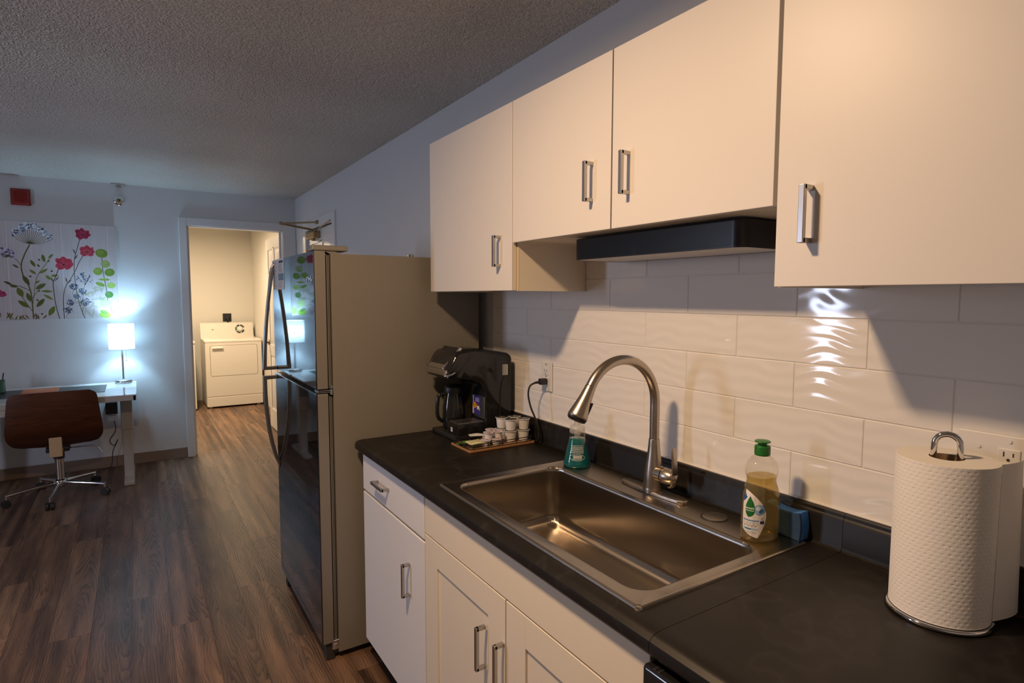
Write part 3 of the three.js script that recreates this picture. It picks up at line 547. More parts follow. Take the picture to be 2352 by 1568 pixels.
{ // paper towel on its stand
  const x = -0.140, z = -0.443, r = 0.0765, y0 = 0.914;
  const h = thing('paper_towel_holder', 'chrome paper towel stand with looped top', 'stand', [x, y0, z]);
  const ringp = []; for (let i = 0; i < 40; i++) { const a = i / 40 * 6.28318; ringp.push([0.078 * Math.cos(a), 0.005, 0.078 * Math.sin(a)]); }
  mesh('base_ring', [TUBE(ringp, 0.0045, 80, 10, true)], M.chrome, h);
  mesh('base_spokes', [rod([-0.078, 0.005, 0], [0.078, 0.005, 0], 0.004), rod([0, 0.005, -0.078], [0, 0.005, 0.078], 0.004)], M.chrome, h);
  const R = 0.019; const lp = [[-R, 0.006, 0], [-R, 0.15, 0], [-R, 0.305, 0]]; for (let a = 160; a >= 20; a -= 20) { const q = a * Math.PI / 180; lp.push([R * Math.cos(q), 0.312 + R * Math.sin(q), 0]); } lp.push([R, 0.305, 0], [R, 0.15, 0], [R, 0.006, 0]);
  mesh('loop_rod', [TUBE(lp, 0.0052, 90, 12).rotateY(-1.22)], M.chrome, h);
  const t = thing('paper_towel_roll', 'white quilted paper towel roll with a loose sheet end', 'paper towel', [x, y0 + 0.0105, z]);
  const H = 0.279, ri = 0.0265;
  const side = new THREE.CylinderGeometry(r, r, H, 64, 1, true); const uv = side.attributes.uv; for (let i = 0; i < uv.count; i++) uv.setXY(i, uv.getX(i) * 3, uv.getY(i) * 2.4);
  mesh('roll', [side.translate(0, H / 2, 0)], M.towel, t);
  mesh('roll_ends', [new THREE.RingGeometry(ri, r, 64, 6).rotateX(-Math.PI / 2).translate(0, H, 0), new THREE.RingGeometry(ri, r, 64, 1).rotateX(Math.PI / 2)], M.towelPlain, t);
  mesh('cardboard_core', [new THREE.CylinderGeometry(ri, ri, H - 0.001, 40, 1, true).translate(0, H / 2, 0), new THREE.CylinderGeometry(ri - 0.0012, ri - 0.0012, H - 0.001, 40, 1, true).translate(0, H / 2, 0)], M.card, t);
  // loose end: leaves the roll tangentially on the near side and stands away from it
  const a0 = 1.25;   // angle from +x towards +z where it leaves
  const g = sheet((u, v) => { const s = u * 0.07, a = a0, px = (r + 0.0008) * Math.cos(a), pz = (r + 0.0008) * Math.sin(a); const tx = Math.sin(a), tz = -Math.cos(a); const nx = Math.cos(a), nz = Math.sin(a); const off = 0.030 * Math.sin(u * 1.5) + 0.006 * u * (1 - v); return [px + tx * s + nx * off, v * H, pz + tz * s + nz * off]; }, 14, 6, 0.0006);
  mesh('loose_sheet', [g], M.towelPlain, t);
}

// ---------- wall outlets on the tiles ----------
function duplex(parent, x, y, z) {   // two receptacles, face towards -x
  for (const s of [1, -1]) {
    const f = mesh('receptacle', [RB(x - 0.003, x, y + s * 0.0195 - 0.0145, y + s * 0.0195 + 0.0145, z - 0.0165, z + 0.0165, 0.006, 3)], M.plateWhite, parent);
    mesh('slots', [B(x - 0.0034, x - 0.002, y + s * 0.0195 - 0.001, y + s * 0.0195 + 0.008, z - 0.0075, z - 0.0055), B(x - 0.0034, x - 0.002, y + s * 0.0195 - 0.001, y + s * 0.0195 + 0.007, z + 0.0055, z + 0.0075), CYL(0.0024, 0.0024, 0.0012, 0, 0, 0, 10).rotateZ(Math.PI / 2).translate(x - 0.0022, y + s * 0.0195 - 0.0075, z)], M.slot, f);
  }
}
{
  const t = thing('wall_outlet', 'white duplex wall outlet with a black plug in it', 'outlet', [0, 0, 0]);
  const x = -0.0105, y = 1.178, z = -1.832;
  mesh('cover_plate', [RB(x - 0.006, x, y - 0.058, y + 0.058, z - 0.0365, z + 0.0365, 0.003)], M.plateWhite, t);
  duplex(t, x - 0.0055, y, z);
  for (const dy of [0, 0.047]) mesh('screw', [CYL(0.003, 0.003, 0.0015, 0, 0, 0, 12).rotateZ(Math.PI / 2).translate(x - 0.0055, y + dy, z)], M.nickel, t);
  const c = thing('power_cord', 'black power cord plugged into the white outlet', 'cord', [0, 0, 0]);
  const pz = z + 0.004, py = y - 0.0195;
  mesh('plug', [RB(x - 0.040, x - 0.0092, py - 0.011, py + 0.013, pz - 0.012, pz + 0.012, 0.005, 3), rod([x - 0.036, py, pz], [x - 0.060, py - 0.002, pz - 0.004], 0.006, 12, 0.0042)], M.blackSatin, c);
  mesh('cable', [TUBE([[x - 0.058, py - 0.002, pz - 0.004], [x - 0.078, py - 0.012, pz - 0.008], [x - 0.086, py - 0.040, pz - 0.010], [x - 0.080, py - 0.09, pz - 0.004], [x - 0.066, py - 0.14, pz + 0.010], [x - 0.052, py - 0.19, pz + 0.014], [x - 0.050, py - 0.225, pz + 0.006], [x - 0.040, py - 0.238, pz - 0.03], [x - 0.034, py - 0.2402, pz - 0.09], [x - 0.030, py - 0.2402, pz - 0.15]], 0.0036, 80, 10)], M.blackSatin, c);
}
{
  const t = thing('double_wall_outlet', 'white two-gang wall plate with test-button outlet behind the towel roll', 'outlet', [0, 0, 0]);
  const x = -0.0105, y = 1.178, z = -0.414;
  mesh('cover_plate', [RB(x - 0.006, x, y - 0.058, y + 0.058, z - 0.058, z + 0.058, 0.003)], M.plateWhite, t);
  const r = mesh('receptacle', [RB(x - 0.0085, x - 0.004, y - 0.034, y + 0.034, z + 0.006, z + 0.040, 0.002)], M.plateWhite, t);
  for (const s of [1, -1]) mesh('slots', [B(x - 0.0089, x - 0.008, y + s * 0.021 - 0.002, y + s * 0.021 + 0.007, z + 0.0145, z + 0.0165), B(x - 0.0089, x - 0.008, y + s * 0.021 - 0.001, y + s * 0.021 + 0.006, z + 0.0285, z + 0.0305), CYL(0.0026, 0.0026, 0.001, 0, 0, 0, 10).rotateZ(Math.PI / 2).translate(x - 0.0083, y + s * 0.021 - 0.0075, z + 0.0225)], M.slot, r);
  for (const s of [0.0045, -0.0045]) mesh('test_button', [RB(x - 0.0100, x - 0.008, y + s - 0.003, y + s + 0.003, z + 0.011, z + 0.035, 0.001)], M.plateWhite, r);
  const sw = mesh('toggle_switch', [RB(x - 0.0068, x - 0.005, y - 0.012, y + 0.012, z - 0.0283, z - 0.0177, 0.001), RB(x - 0.018, x - 0.005, y + 0.000, y + 0.009, z - 0.027, z - 0.019, 0.002)], M.plateWhite, t);
  for (const [a, b] of [[-0.023, 0.030], [-0.023, -0.030], [0.023, 0.047], [0.023, -0.047]]) mesh('screw', [CYL(0.0032, 0.0032, 0.0016, 0, 0, 0, 12).rotateZ(Math.PI / 2).translate(x - 0.0062, y + b, z + a)], M.plateWhite, t);
}

// ---------- coffee maker ----------
{
  const z0 = -2.245, z1 = -2.037, y0 = 0.914;
  const t = thing('coffee_maker', 'black pod coffee maker with carafe on the worktop beside the fridge', 'coffee maker', [0, 0, 0]);
  mesh('base', [RB(-0.315, -0.042, y0, y0 + 0.020, z0, z1, 0.006, 3)], M.blackSatin, t);
  // side silhouette: tower, shoulder and overhanging brew head
  const s = new THREE.Shape(); s.moveTo(-0.042, 0.93); s.lineTo(-0.042, 1.225); s.quadraticCurveTo(-0.043, 1.247, -0.068, 1.256); s.quadraticCurveTo(-0.16, 1.276, -0.235, 1.275); s.lineTo(-0.285, 1.268); s.quadraticCurveTo(-0.300, 1.262, -0.312, 1.245); s.lineTo(-0.338, 1.196); s.lineTo(-0.338, 1.166); s.lineTo(-0.262, 1.158); s.quadraticCurveTo(-0.200, 1.150, -0.180, 1.12); s.quadraticCurveTo(-0.170, 1.104, -0.170, 1.085); s.lineTo(-0.170, 0.93);
  mesh('housing', [toCreasedNormals(nrm(EX(s, z0 + 0.004, z1 - 0.002, 0.008, 10)), 0.6)], M.blackGloss, t);
  mesh('side_trim', [EX([[-0.225, 1.262], [-0.240, 1.262], [-0.300, 1.172], [-0.282, 1.168]], z1 - 0.003, z1 - 0.0005)], M.blackSatin, t);
  // control panel: slanted bright frame with dark display
  const cp = new THREE.Matrix4().makeBasis(V(0, 0, 1), V(0.694, 0.72, 0).normalize(), V(-0.72, 0.694, 0).normalize());
  const on = (g, x, y, z) => g.applyMatrix4(cp).translate(x, y, z);
  const pnl = mesh('control_panel', [on(RB(-0.070, 0.070, -0.056, 0.060, -0.010, 0.006, 0.004), -0.303, 1.240, -2.146)], M.chrome, t);
  mesh('display', [on(RB(-0.062, 0.062, -0.036, 0.054, 0.003, 0.008, 0.003), -0.303, 1.240, -2.146)], M.blackGloss, pnl);
  mesh('front_band', [RB(-0.348, -0.330, 1.176, 1.200, z0 + 0.030, z1 - 0.012, 0.005)], M.chrome, t);
  mesh('brew_lever', [TUBE([[-0.345, 1.183, z1 - 0.02], [-0.352, 1.178, z1 - 0.004], [-0.330, 1.182, z1 + 0.004], [-0.312, 1.190, z1 + 0.003]], 0.0035, 24, 8)], M.chrome, t);
  const bt = []; for (let i = 0; i < 4; i++) bt.push(RB(-0.3395, -0.334, 1.171 + (i % 2) * 0.032, 1.180 + (i % 2) * 0.032, z0 + 0.006 + Math.floor(i / 2) * 0.014, z0 + 0.016 + Math.floor(i / 2) * 0.014, 0.001));
  mesh('buttons', bt, M.nickel, t);
  // single-cup side: raised drip platform
  const dp = mesh('drip_platform', [RB(-0.300, -0.172, y0 + 0.018, y0 + 0.066, -2.128, z1 + 0.0, 0.004)], M.blackGloss, t);
  const holes = []; for (let i = 0; i < 3; i++) for (let k = 0; k < 4; k++) holes.push(RB(-0.283 + k * 0.028, -0.266 + k * 0.028, y0 + 0.0665, y0 + 0.0685, -2.116 + i * 0.026, -2.104 + i * 0.026, 0.001));
  mesh('drip_grate', [RB(-0.293, -0.178, y0 + 0.065, y0 + 0.068, -2.122, z1 - 0.006, 0.001)], M.nickel, dp);
  mesh('grate_holes', holes, M.slot, dp);
  const stk = canvasTex(64, 64, (x) => { x.fillStyle = '#e8e8e8'; x.fillRect(0, 0, 64, 64); x.fillStyle = '#222'; x.font = 'bold 20px sans-serif'; for (let r = 0; r < 3; r++) for (let c = 0; c < 5; c++) if ((r * 3 + c * 2) % 4) x.fillRect(8 + c * 10, 12 + r * 15, 8, 9); });
  const plateOnX = (tex, x, ya, yb, za, zb) => { const g = new THREE.PlaneGeometry(zb - za, yb - ya).rotateY(-Math.PI / 2).translate(x, (ya + yb) / 2, (za + zb) / 2); return g; };
  mesh('base_sticker', [plateOnX(stk, -0.3006, 0.944, 0.961, -2.096, -2.080)], new THREE.MeshStandardMaterial({ name: 'stickerWhite', map: stk, roughness: 0.6 }), dp);
  // lit backing and promotional sticker on the tower front above the platform
  mesh('tower_panel', [B(-0.1735, -0.170, 0.988, 1.078, -2.150, -2.046)], M.nickel, t);
  const pt = canvasTex(192, 320, (x, w, h) => {
    x.fillStyle = '#3b3580'; x.fillRect(36, 0, w - 36, h); x.fillStyle = '#cfcad8'; x.fillRect(0, 0, 36, h); x.fillStyle = '#d8d4f0'; x.font = 'bold 22px sans-serif';
    for (let r = 0; r < 3; r++) for (let c = 0; c < 5; c++) x.fillRect(66 + c * 20 + (r % 2) * 6, 40 + r * 24, 15, 10);
    x.fillStyle = '#e0a41c'; x.beginPath(); x.arc(52, 170, 50, 0, 7); x.fill(); x.fillStyle = '#5a3a10'; for (let r = 0; r < 3; r++) for (let c = 0; c < 4; c++) x.fillRect(20 + c * 17, 144 + r * 20, 13, 9);
    x.fillStyle = '#e8e4e4'; x.beginPath(); x.moveTo(108, 170); x.lineTo(168, 170); x.lineTo(158, 230); x.lineTo(118, 230); x.fill(); x.fillStyle = '#7a3a1c'; x.beginPath(); x.arc(130, 150, 24, 0, 7); x.fill(); x.fillStyle = '#e0a41c'; x.beginPath(); x.moveTo(150, 215); x.lineTo(190, 200); x.lineTo(176, 250); x.fill();
  });
  mesh('promo_sticker', [plateOnX(pt, -0.1742, 0.998, 1.076, -2.142, -2.076)], new THREE.MeshStandardMaterial({ name: 'promoPrint', map: pt, roughness: 0.45 }), t);
  // rating tag on the side
  const rt = canvasTex(64, 128, (x) => { x.fillStyle = '#b9b9b9'; x.fillRect(0, 0, 64, 128); x.fillStyle = '#333'; for (let i = 0; i < 8; i++) { x.fillRect(8, 10 + i * 14, 14, 7); x.fillRect(30, 12 + i * 14, 24 - (i % 3) * 5, 4); } });
  mesh('rating_tag', [new THREE.PlaneGeometry(0.026, 0.044).translate(-0.076, 1.186, z1 - 0.0017)], new THREE.MeshStandardMaterial({ name: 'ratingPrint', map: rt, roughness: 0.5 }), t);
  mesh('tag_cord', [TUBE([[-0.080, 1.165, z1 - 0.0005], [-0.094, 1.13, z1 + 0.001], [-0.100, 1.07, z1 + 0.001], [-0.104, 0.99, z1 + 0.001]], 0.0015, 20, 6)], M.blackMatte, t);
  // carafe on the other side
  const c = thing('coffee_carafe', 'dark glass carafe standing in the coffee maker', 'carafe', [-0.238, y0 + 0.020, -2.192]);
  mesh('carafe_glass', [LATHE([[0, 0.0008], [0.038, 0.0008], [0.046, 0.008], [0.049, 0.04], [0.047, 0.09], [0.040, 0.13], [0.036, 0.15]], 32)], M.blackGloss, c);
  mesh('carafe_lid', [LATHE([[0.038, 0.15], [0.040, 0.152], [0.040, 0.172], [0.034, 0.182], [0, 0.185]], 32)], M.blackSatin, c);
  mesh('carafe_handle', [TUBE([[-0.038, 0.15, 0], [-0.066, 0.145, 0], [-0.076, 0.10, 0], [-0.072, 0.05, 0], [-0.050, 0.03, 0]], 0.008, 30, 10)], M.blackGloss, c);
}

// ---------- tray with pods, creamers and packets ----------
const TY = 0.914;
{
  const t = thing('serving_tray', 'wooden tray with a black wire rail in front of the coffee maker', 'tray', [0, 0, 0]);
  const x0 = -0.348, x1 = -0.058, z0 = -2.000, z1 = -1.848;
  mesh('tray_board', [RB(x0, x1, TY, TY + 0.010, z0, z1, 0.003)], M.trayWood, t);
  const rail = (y, r) => { const p = rrPts((x1 - x0) / 2 - 0.005, (z1 - z0) / 2 - 0.005, 0.012, 4).map(([a, b]) => [(x0 + x1) / 2 + a, y, (z0 + z1) / 2 + b]); return new THREE.TubeGeometry(new THREE.CatmullRomCurve3(p.map((q) => V(...q)), true, 'centripetal'), 120, r, 6, true); };
  mesh('wire_rail', [rail(TY + 0.0115, 0.0018), rail(TY + 0.020, 0.0014), rail(TY + 0.0285, 0.0018)], M.blackWire, t);
  const posts = []; for (let i = 0; i <= 4; i++) for (const z of [z0 + 0.005, z1 - 0.005]) { const x = x0 + 0.017 + i * (x1 - x0 - 0.034) / 4; posts.push(rod([x, TY + 0.009, z], [x, TY + 0.029, z], 0.0017, 6)); }
  for (const z of [z0 + 0.045, z1 - 0.045]) for (const x of [x0 + 0.005, x1 - 0.005]) posts.push(rod([x, TY + 0.009, z], [x, TY + 0.029, z], 0.0017, 6));
  for (const g of posts) mesh('rail_post', [g], M.blackWire, t);
}
{
  const podPrint = canvasTex(128, 128, (x) => { x.fillStyle = '#2a2724'; x.fillRect(0, 0, 128, 128); x.fillStyle = '#8e857c'; for (let i = 0; i < 9; i++) { const a = i * 0.7; x.fillRect(64 + 34 * Math.cos(a) - 8, 64 + 34 * Math.sin(a) - 3, 16, 6); } x.fillStyle = '#c9bfb2'; x.fillRect(36, 56, 56, 6); x.fillRect(44, 68, 40, 5); });
  M.podLid = new THREE.MeshStandardMaterial({ name: 'podLid', map: podPrint, roughness: 0.4 });
  const p = thing('coffee_pod', 'white coffee pod with dark foil lid, stacked on the wooden tray', 'coffee pod', [0, 0, 0], 0, 'coffee pods on the tray');
  mesh('cup', [LATHE([[0, 0.0003], [0.0165, 0.0003], [0.0182, 0.002], [0.0222, 0.040], [0.0232, 0.0405], [0.0252, 0.0412], [0.0252, 0.0430], [0.0235, 0.0436], [0.0228, 0.0434]], 28)], M.cupWhite, p);
  mesh('foil_lid', [new THREE.CircleGeometry(0.0236, 28).rotateX(-Math.PI / 2).translate(0, 0.0437, 0)], M.podLid, p);
  const spots = [[-0.150, -1.948], [-0.142, -1.894], [-0.089, -1.882], [-0.096, -1.938]]; let first = true;
  const where = ['between the coffee maker and the creamers', 'beside the creamers at the open rail', 'in the tray corner by the outlet cord', 'at the tray end towards the coffee maker'];
  for (const [k, [x, z]] of spots.entries()) for (const l of [0, 1]) {
    const lab = l ? `upper coffee pod with dark foil lid, stack ${where[k]}` : `lower white coffee pod of the stack ${where[k]}`;
    if (first) { p.position.set(x, TY + 0.010 + l * 0.0438, z); p.userData.label = lab; first = false; } else copy(p, [x + (l ? 0.001 : 0), TY + 0.010 + l * 0.0438, z], rnd() * 6, lab);
  }
  const crPrint = canvasTex(64, 64, (x) => { x.fillStyle = '#cfc6cc'; x.fillRect(0, 0, 64, 64); x.fillStyle = '#7c5f86'; x.fillRect(10, 24, 40, 6); x.fillStyle = '#a9524c'; x.beginPath(); x.arc(40, 44, 9, 0, 7); x.fill(); x.fillStyle = '#5a78a0'; x.fillRect(14, 40, 16, 5); });
  M.creamLid = new THREE.MeshStandardMaterial({ name: 'creamLid', map: crPrint, roughness: 0.4 });
  const c = thing('creamer_cup', 'small white creamer cup with printed foil lid on the tray', 'creamer', [0, 0, 0], 0, 'creamer cups on the tray');
  mesh('cup', [LATHE([[0, 0.0003], [0.0125, 0.0003], [0.0140, 0.002], [0.0170, 0.0225], [0.0205, 0.023], [0.0205, 0.0242], [0.0175, 0.0246]], 24)], M.cupWhite, c);
  mesh('foil_lid', [new THREE.CircleGeometry(0.0203, 24).rotateX(-Math.PI / 2).translate(0, 0.0247, 0)], M.creamLid, c);
  const cs = [[-0.262, -1.880, 0], [-0.219, -1.876, 0], [-0.188, -1.908, 0], [-0.232, -1.918, 0], [-0.244, -1.890, 1], [-0.203, -1.886, 1], [-0.212, -1.930, 1], [-0.190, -1.952, 0]]; first = true;
  const cl = ['next to the pale tea packet at the open rail', 'at the open rail beside the coffee pods', 'touching the stacked coffee pods', 'in the middle of the creamers', 'on top, above the open rail and tea packet', 'on top, beside the coffee pods', 'on top, towards the coffee maker', 'lowest, towards the coffee maker'];
  for (const [k, [x, z, l]] of cs.entries()) { const lab = `small white creamer cup ${cl[k]}`; if (first) { c.position.set(x, TY + 0.010, z); c.userData.label = lab; first = false; } else copy(c, [x, TY + 0.010 + l * 0.0249, z], rnd() * 6, lab); }
  const pkt = (name, label, mat, x, y, z, ry, tilt, group) => { const o = thing(name, label, 'packet', [x, y, z], ry, group); const g = sheet((u, v) => [(u - 0.5) * 0.062, 0.0045 * Math.sin(Math.PI * u) * Math.sin(Math.PI * v) * 1.2 + tilt * (v), (v - 0.5) * 0.05], 10, 8, -0.003); mesh('pouch', [g], mat, o); return o; };
  const teaT = canvasTex(128, 96, (x) => { x.fillStyle = '#d9d6ae'; x.fillRect(0, 0, 128, 96); x.fillStyle = '#8a8f45'; x.fillRect(0, 0, 128, 14); x.fillStyle = '#5d6a3a'; for (let r = 0; r < 3; r++) for (let k = 0; k < 6; k++) x.fillRect(14 + k * 17, 34 + r * 16, 12, 7); });
  M.teaPrint = new THREE.MeshStandardMaterial({ name: 'teaPrint', map: teaT, roughness: 0.6 });
  pkt('tea_packet', 'green tea packet lying on the tray', M.packetGreen, -0.312, TY + 0.0135, -1.945, 0.3, 0.010);
  pkt('tea_packet', 'pale printed tea packet propped over the green one', M.teaPrint, -0.300, TY + 0.0305, -1.890, 0.1, -0.006);
  pkt('sugar_packet', 'white sugar packet behind the tea packets', M.cupWhite, -0.258, TY + 0.0355, -1.955, -0.4, 0.006);
}

// ---------- fridge ----------
{
  const t = thing('refrigerator', 'top-freezer refrigerator with dark mirror-like doors and taupe sides', 'refrigerator', [0, 0, 0]);
  const z0 = -3.118, z1 = -2.312, xb = -0.709, xd = -0.729, xf = -0.775;
  mesh('cabinet_shell', [RB(xb, -0.045, 0.028, 1.655, z0 + 0.004, z1, 0.004)], M.fridgeSide, t);
  mesh('door_gasket', [B(xd, xb + 0.001, 0.075, 1.092, z0 + 0.012, z1 - 0.012), B(xd, xb + 0.001, 1.128, 1.648, z0 + 0.012, z1 - 0.012)], M.gasket, t);
  mesh('gasket_ribs', [B(xd + 0.006, xd + 0.009, 0.075, 1.092, z0 + 0.008, z1 - 0.0085), B(xd + 0.012, xd + 0.0145, 0.075, 1.092, z0 + 0.008, z1 - 0.0085), B(xd + 0.006, xd + 0.009, 1.128, 1.648, z0 + 0.008, z1 - 0.0085), B(xd + 0.012, xd + 0.0145, 1.128, 1.648, z0 + 0.008, z1 - 0.0085)], M.fridgeDoorSide, t);
  const door = (name, y0, y1) => {
    const d = mesh(name, [RB(xf + 0.003, xd, y0, y1, z0, z1, 0.003)], M.fridgeDoorSide, t);
    mesh('door_skin', [RB(xf, xf + 0.006, y0 + 0.0006, y1 - 0.0006, z0 + 0.0006, z1 - 0.0006, 0.0028, 3)], M.fridgeFront, d);
    return d;
  };
  const fz = door('freezer_door', 1.123, 1.664), fr = door('fridge_door', 0.078, 1.104);
  mesh('door_trim', [B(xf - 0.0005, xf + 0.006, 1.1035, 1.1065, z0 + 0.003, z1 - 0.002)], M.chrome, fr);
  // handles: bars that bow away from the door towards the split
  const bar = (outer, inner) => new THREE.Shape([...outer, ...inner.reverse()].map(([x, y]) => new THREE.Vector2(x, y)));
  const curve = (pts) => new THREE.CatmullRomCurve3(pts.map(([x, y]) => V(x, y, 0))).getPoints(24).map((p) => [p.x, p.y]);
  const hz0 = -3.092, hz1 = -3.064;
  const up = [...curve([[-0.776, 1.652], [-0.790, 1.630], [-0.806, 1.52], [-0.821, 1.40], [-0.834, 1.26], [-0.842, 1.132]]), [-0.842, 1.124], [-0.775, 1.124], [-0.775, 1.140], [-0.824, 1.140], ...curve([[-0.824, 1.142], [-0.819, 1.26], [-0.807, 1.40], [-0.792, 1.52], [-0.779, 1.60], [-0.774, 1.625]])];
  mesh('handle', [EX(up, hz0, hz1, 0.003)], M.fridgeHandle, fz);
  const dn = [...curve([[-0.842, 1.094], [-0.841, 1.00], [-0.835, 0.90], [-0.820, 0.78], [-0.798, 0.68], [-0.776, 0.625]]), [-0.774, 0.66], ...curve([[-0.783, 0.68], [-0.804, 0.78], [-0.819, 0.90], [-0.824, 1.00], [-0.825, 1.076]]), [-0.775, 1.078], [-0.775, 1.094]];
  mesh('handle', [EX(dn, hz0, hz1, 0.003)], M.fridgeHandle, fr);
  // hinges
  mesh('top_hinge_cover', [RB(-0.778, -0.640, 1.6645, 1.686, z1 - 0.075, z1 - 0.002, 0.005), EX([[-0.735, 1.6665], [-0.70, 1.6665], [-0.66, 1.655], [-0.71, 1.655]], z1 - 0.07, z1 - 0.01)], M.fridgeDoorSide, t);
  mesh('middle_hinge', [RB(-0.770, -0.700, 1.1085, 1.119, z1 - 0.05, z1 - 0.001, 0.002), CYL(0.008, 0.008, 0.022, -0.715, 1.100, z1 - 0.004, 14), CYL(0.007, 0.007, 0.01, -0.715, 1.125, z1 - 0.006, 14)], M.chrome, t);
  mesh('bottom_hinge', [RB(-0.735, -0.704, 0.045, 0.085, z1 - 0.05, z1 - 0.001, 0.003), CYL(0.008, 0.008, 0.012, -0.722, 0.058, z1 - 0.004, 12)], M.chrome, t);
  for (const z of [z1 - 0.035, z0 + 0.045]) mesh('foot', [RB(-0.758, -0.722, 0.0, 0.074, z - 0.022, z + 0.022, 0.004)], M.gasket, t);
  for (const z of [z1 - 0.06, z0 + 0.06]) mesh('rear_foot', [CYL(0.018, 0.018, 0.03, -0.10, 0, z, 14)], M.gasket, t);
  mesh('toe_grille', [B(-0.722, -0.700, 0.012, 0.075, z0 + 0.02, z1 - 0.06)], M.blackMatte, t);
  mesh('rear_screws', [CYL(0.010, 0.010, 0.014, -0.36, 1.653, z1 - 0.03, 12), RB(-0.385, -0.372, 1.654, 1.666, z1 - 0.035, z1 - 0.022, 0.002)], M.chrome, t);
  // sheet taped to the freezer door
  const lt = canvasTex(300, 200, (x, w, h) => {
    x.fillStyle = '#c9c9cc'; x.fillRect(0, 0, w, h); x.fillStyle = '#33363c'; x.fillRect(160, 12, 110, 16); x.fillStyle = '#777b82';
    for (let i = 0; i < 8; i++) x.fillRect(150, 36 + i * 7, 120 - (i * 37 % 40), 3); x.fillStyle = '#52768c'; x.fillRect(142, 96, 140, 44); x.fillStyle = '#8fa9b8'; for (let i = 0; i < 4; i++) x.fillRect(150, 102 + i * 9, 124, 3);
    x.fillStyle = '#888c92'; for (let i = 0; i < 5; i++) x.fillRect(150, 150 + i * 8, 110 - (i * 23 % 50), 3);
    x.strokeStyle = '#555'; x.lineWidth = 6; x.beginPath(); x.moveTo(40, 16); x.lineTo(62, 32); x.lineTo(84, 16); x.stroke(); x.fillStyle = '#8a8d93'; for (let i = 0; i < 14; i++) x.fillRect(24, 46 + i * 10, 80 - (i * 29 % 40), 4); x.strokeStyle = '#9a9aa0'; x.lineWidth = 3; x.strokeRect(128, 4, 2, h - 8);
  });
  mesh('paper_notice', [new THREE.PlaneGeometry(0.245, 0.145).rotateY(-Math.PI / 2).translate(xf - 0.0008, 1.592, -2.966)], new THREE.MeshStandardMaterial({ name: 'noticePrint', map: lt, roughness: 0.6 }), fz);
  mesh('nameplate', [0, 1, 2].flatMap((i) => [RB(xf - 0.002, xf + 0.0005, 1.545, 1.566, -2.420 + i * 0.032, -2.415 + i * 0.032, 0.0006), RB(xf - 0.002, xf + 0.0005, 1.560 - i * 0.006, 1.566 - i * 0.006, -2.420 + i * 0.032, -2.398 + i * 0.032, 0.0006)]), M.chrome, fz);
}

// ---------- laundry ----------
function dryerLike(name, label, category, pos, w, extras) {
  const t = thing(name, label, category, pos);   // origin: front centre of base; depth towards -z
  const d = 0.68, h = 0.905;
  mesh('cabinet_shell', [RB(-w / 2, w / 2, 0.02, 0.872, -d, 0, 0.012, 3)], M.enamel, t);
  mesh('top_panel', [RB(-w / 2 - 0.004, w / 2 + 0.004, 0.870, h, -d, 0.008, 0.012, 3)], M.enamel, t);
  for (const fx of [-1, 1]) for (const fz of [-0.05, -d + 0.05]) mesh('levelling_foot', [CYL(0.022, 0.016, 0.022, fx * (w / 2 - 0.05), 0, fz, 16)], M.plateWhite, t);
  const g = new THREE.ExtrudeGeometry(new THREE.Shape([[0, 0], [0.10, 0], [0.065, 0.02], [0.03, 0.195], [0.012, 0.205], [0, 0.205]].map(([a, b]) => new THREE.Vector2(a, b))), { depth: w - 0.012, bevelEnabled: true, bevelSize: 0.004, bevelThickness: 0.004, bevelOffset: -0.004, bevelSegments: 2 }).rotateY(-Math.PI / 2).translate(w / 2 - 0.006, h - 0.002, -d + 0.002);
  const c = mesh('control_console', [toCreasedNormals(nrm(g), 0.5)], M.enamel, t);
  extras(t, c, w, d, h); return t;
}
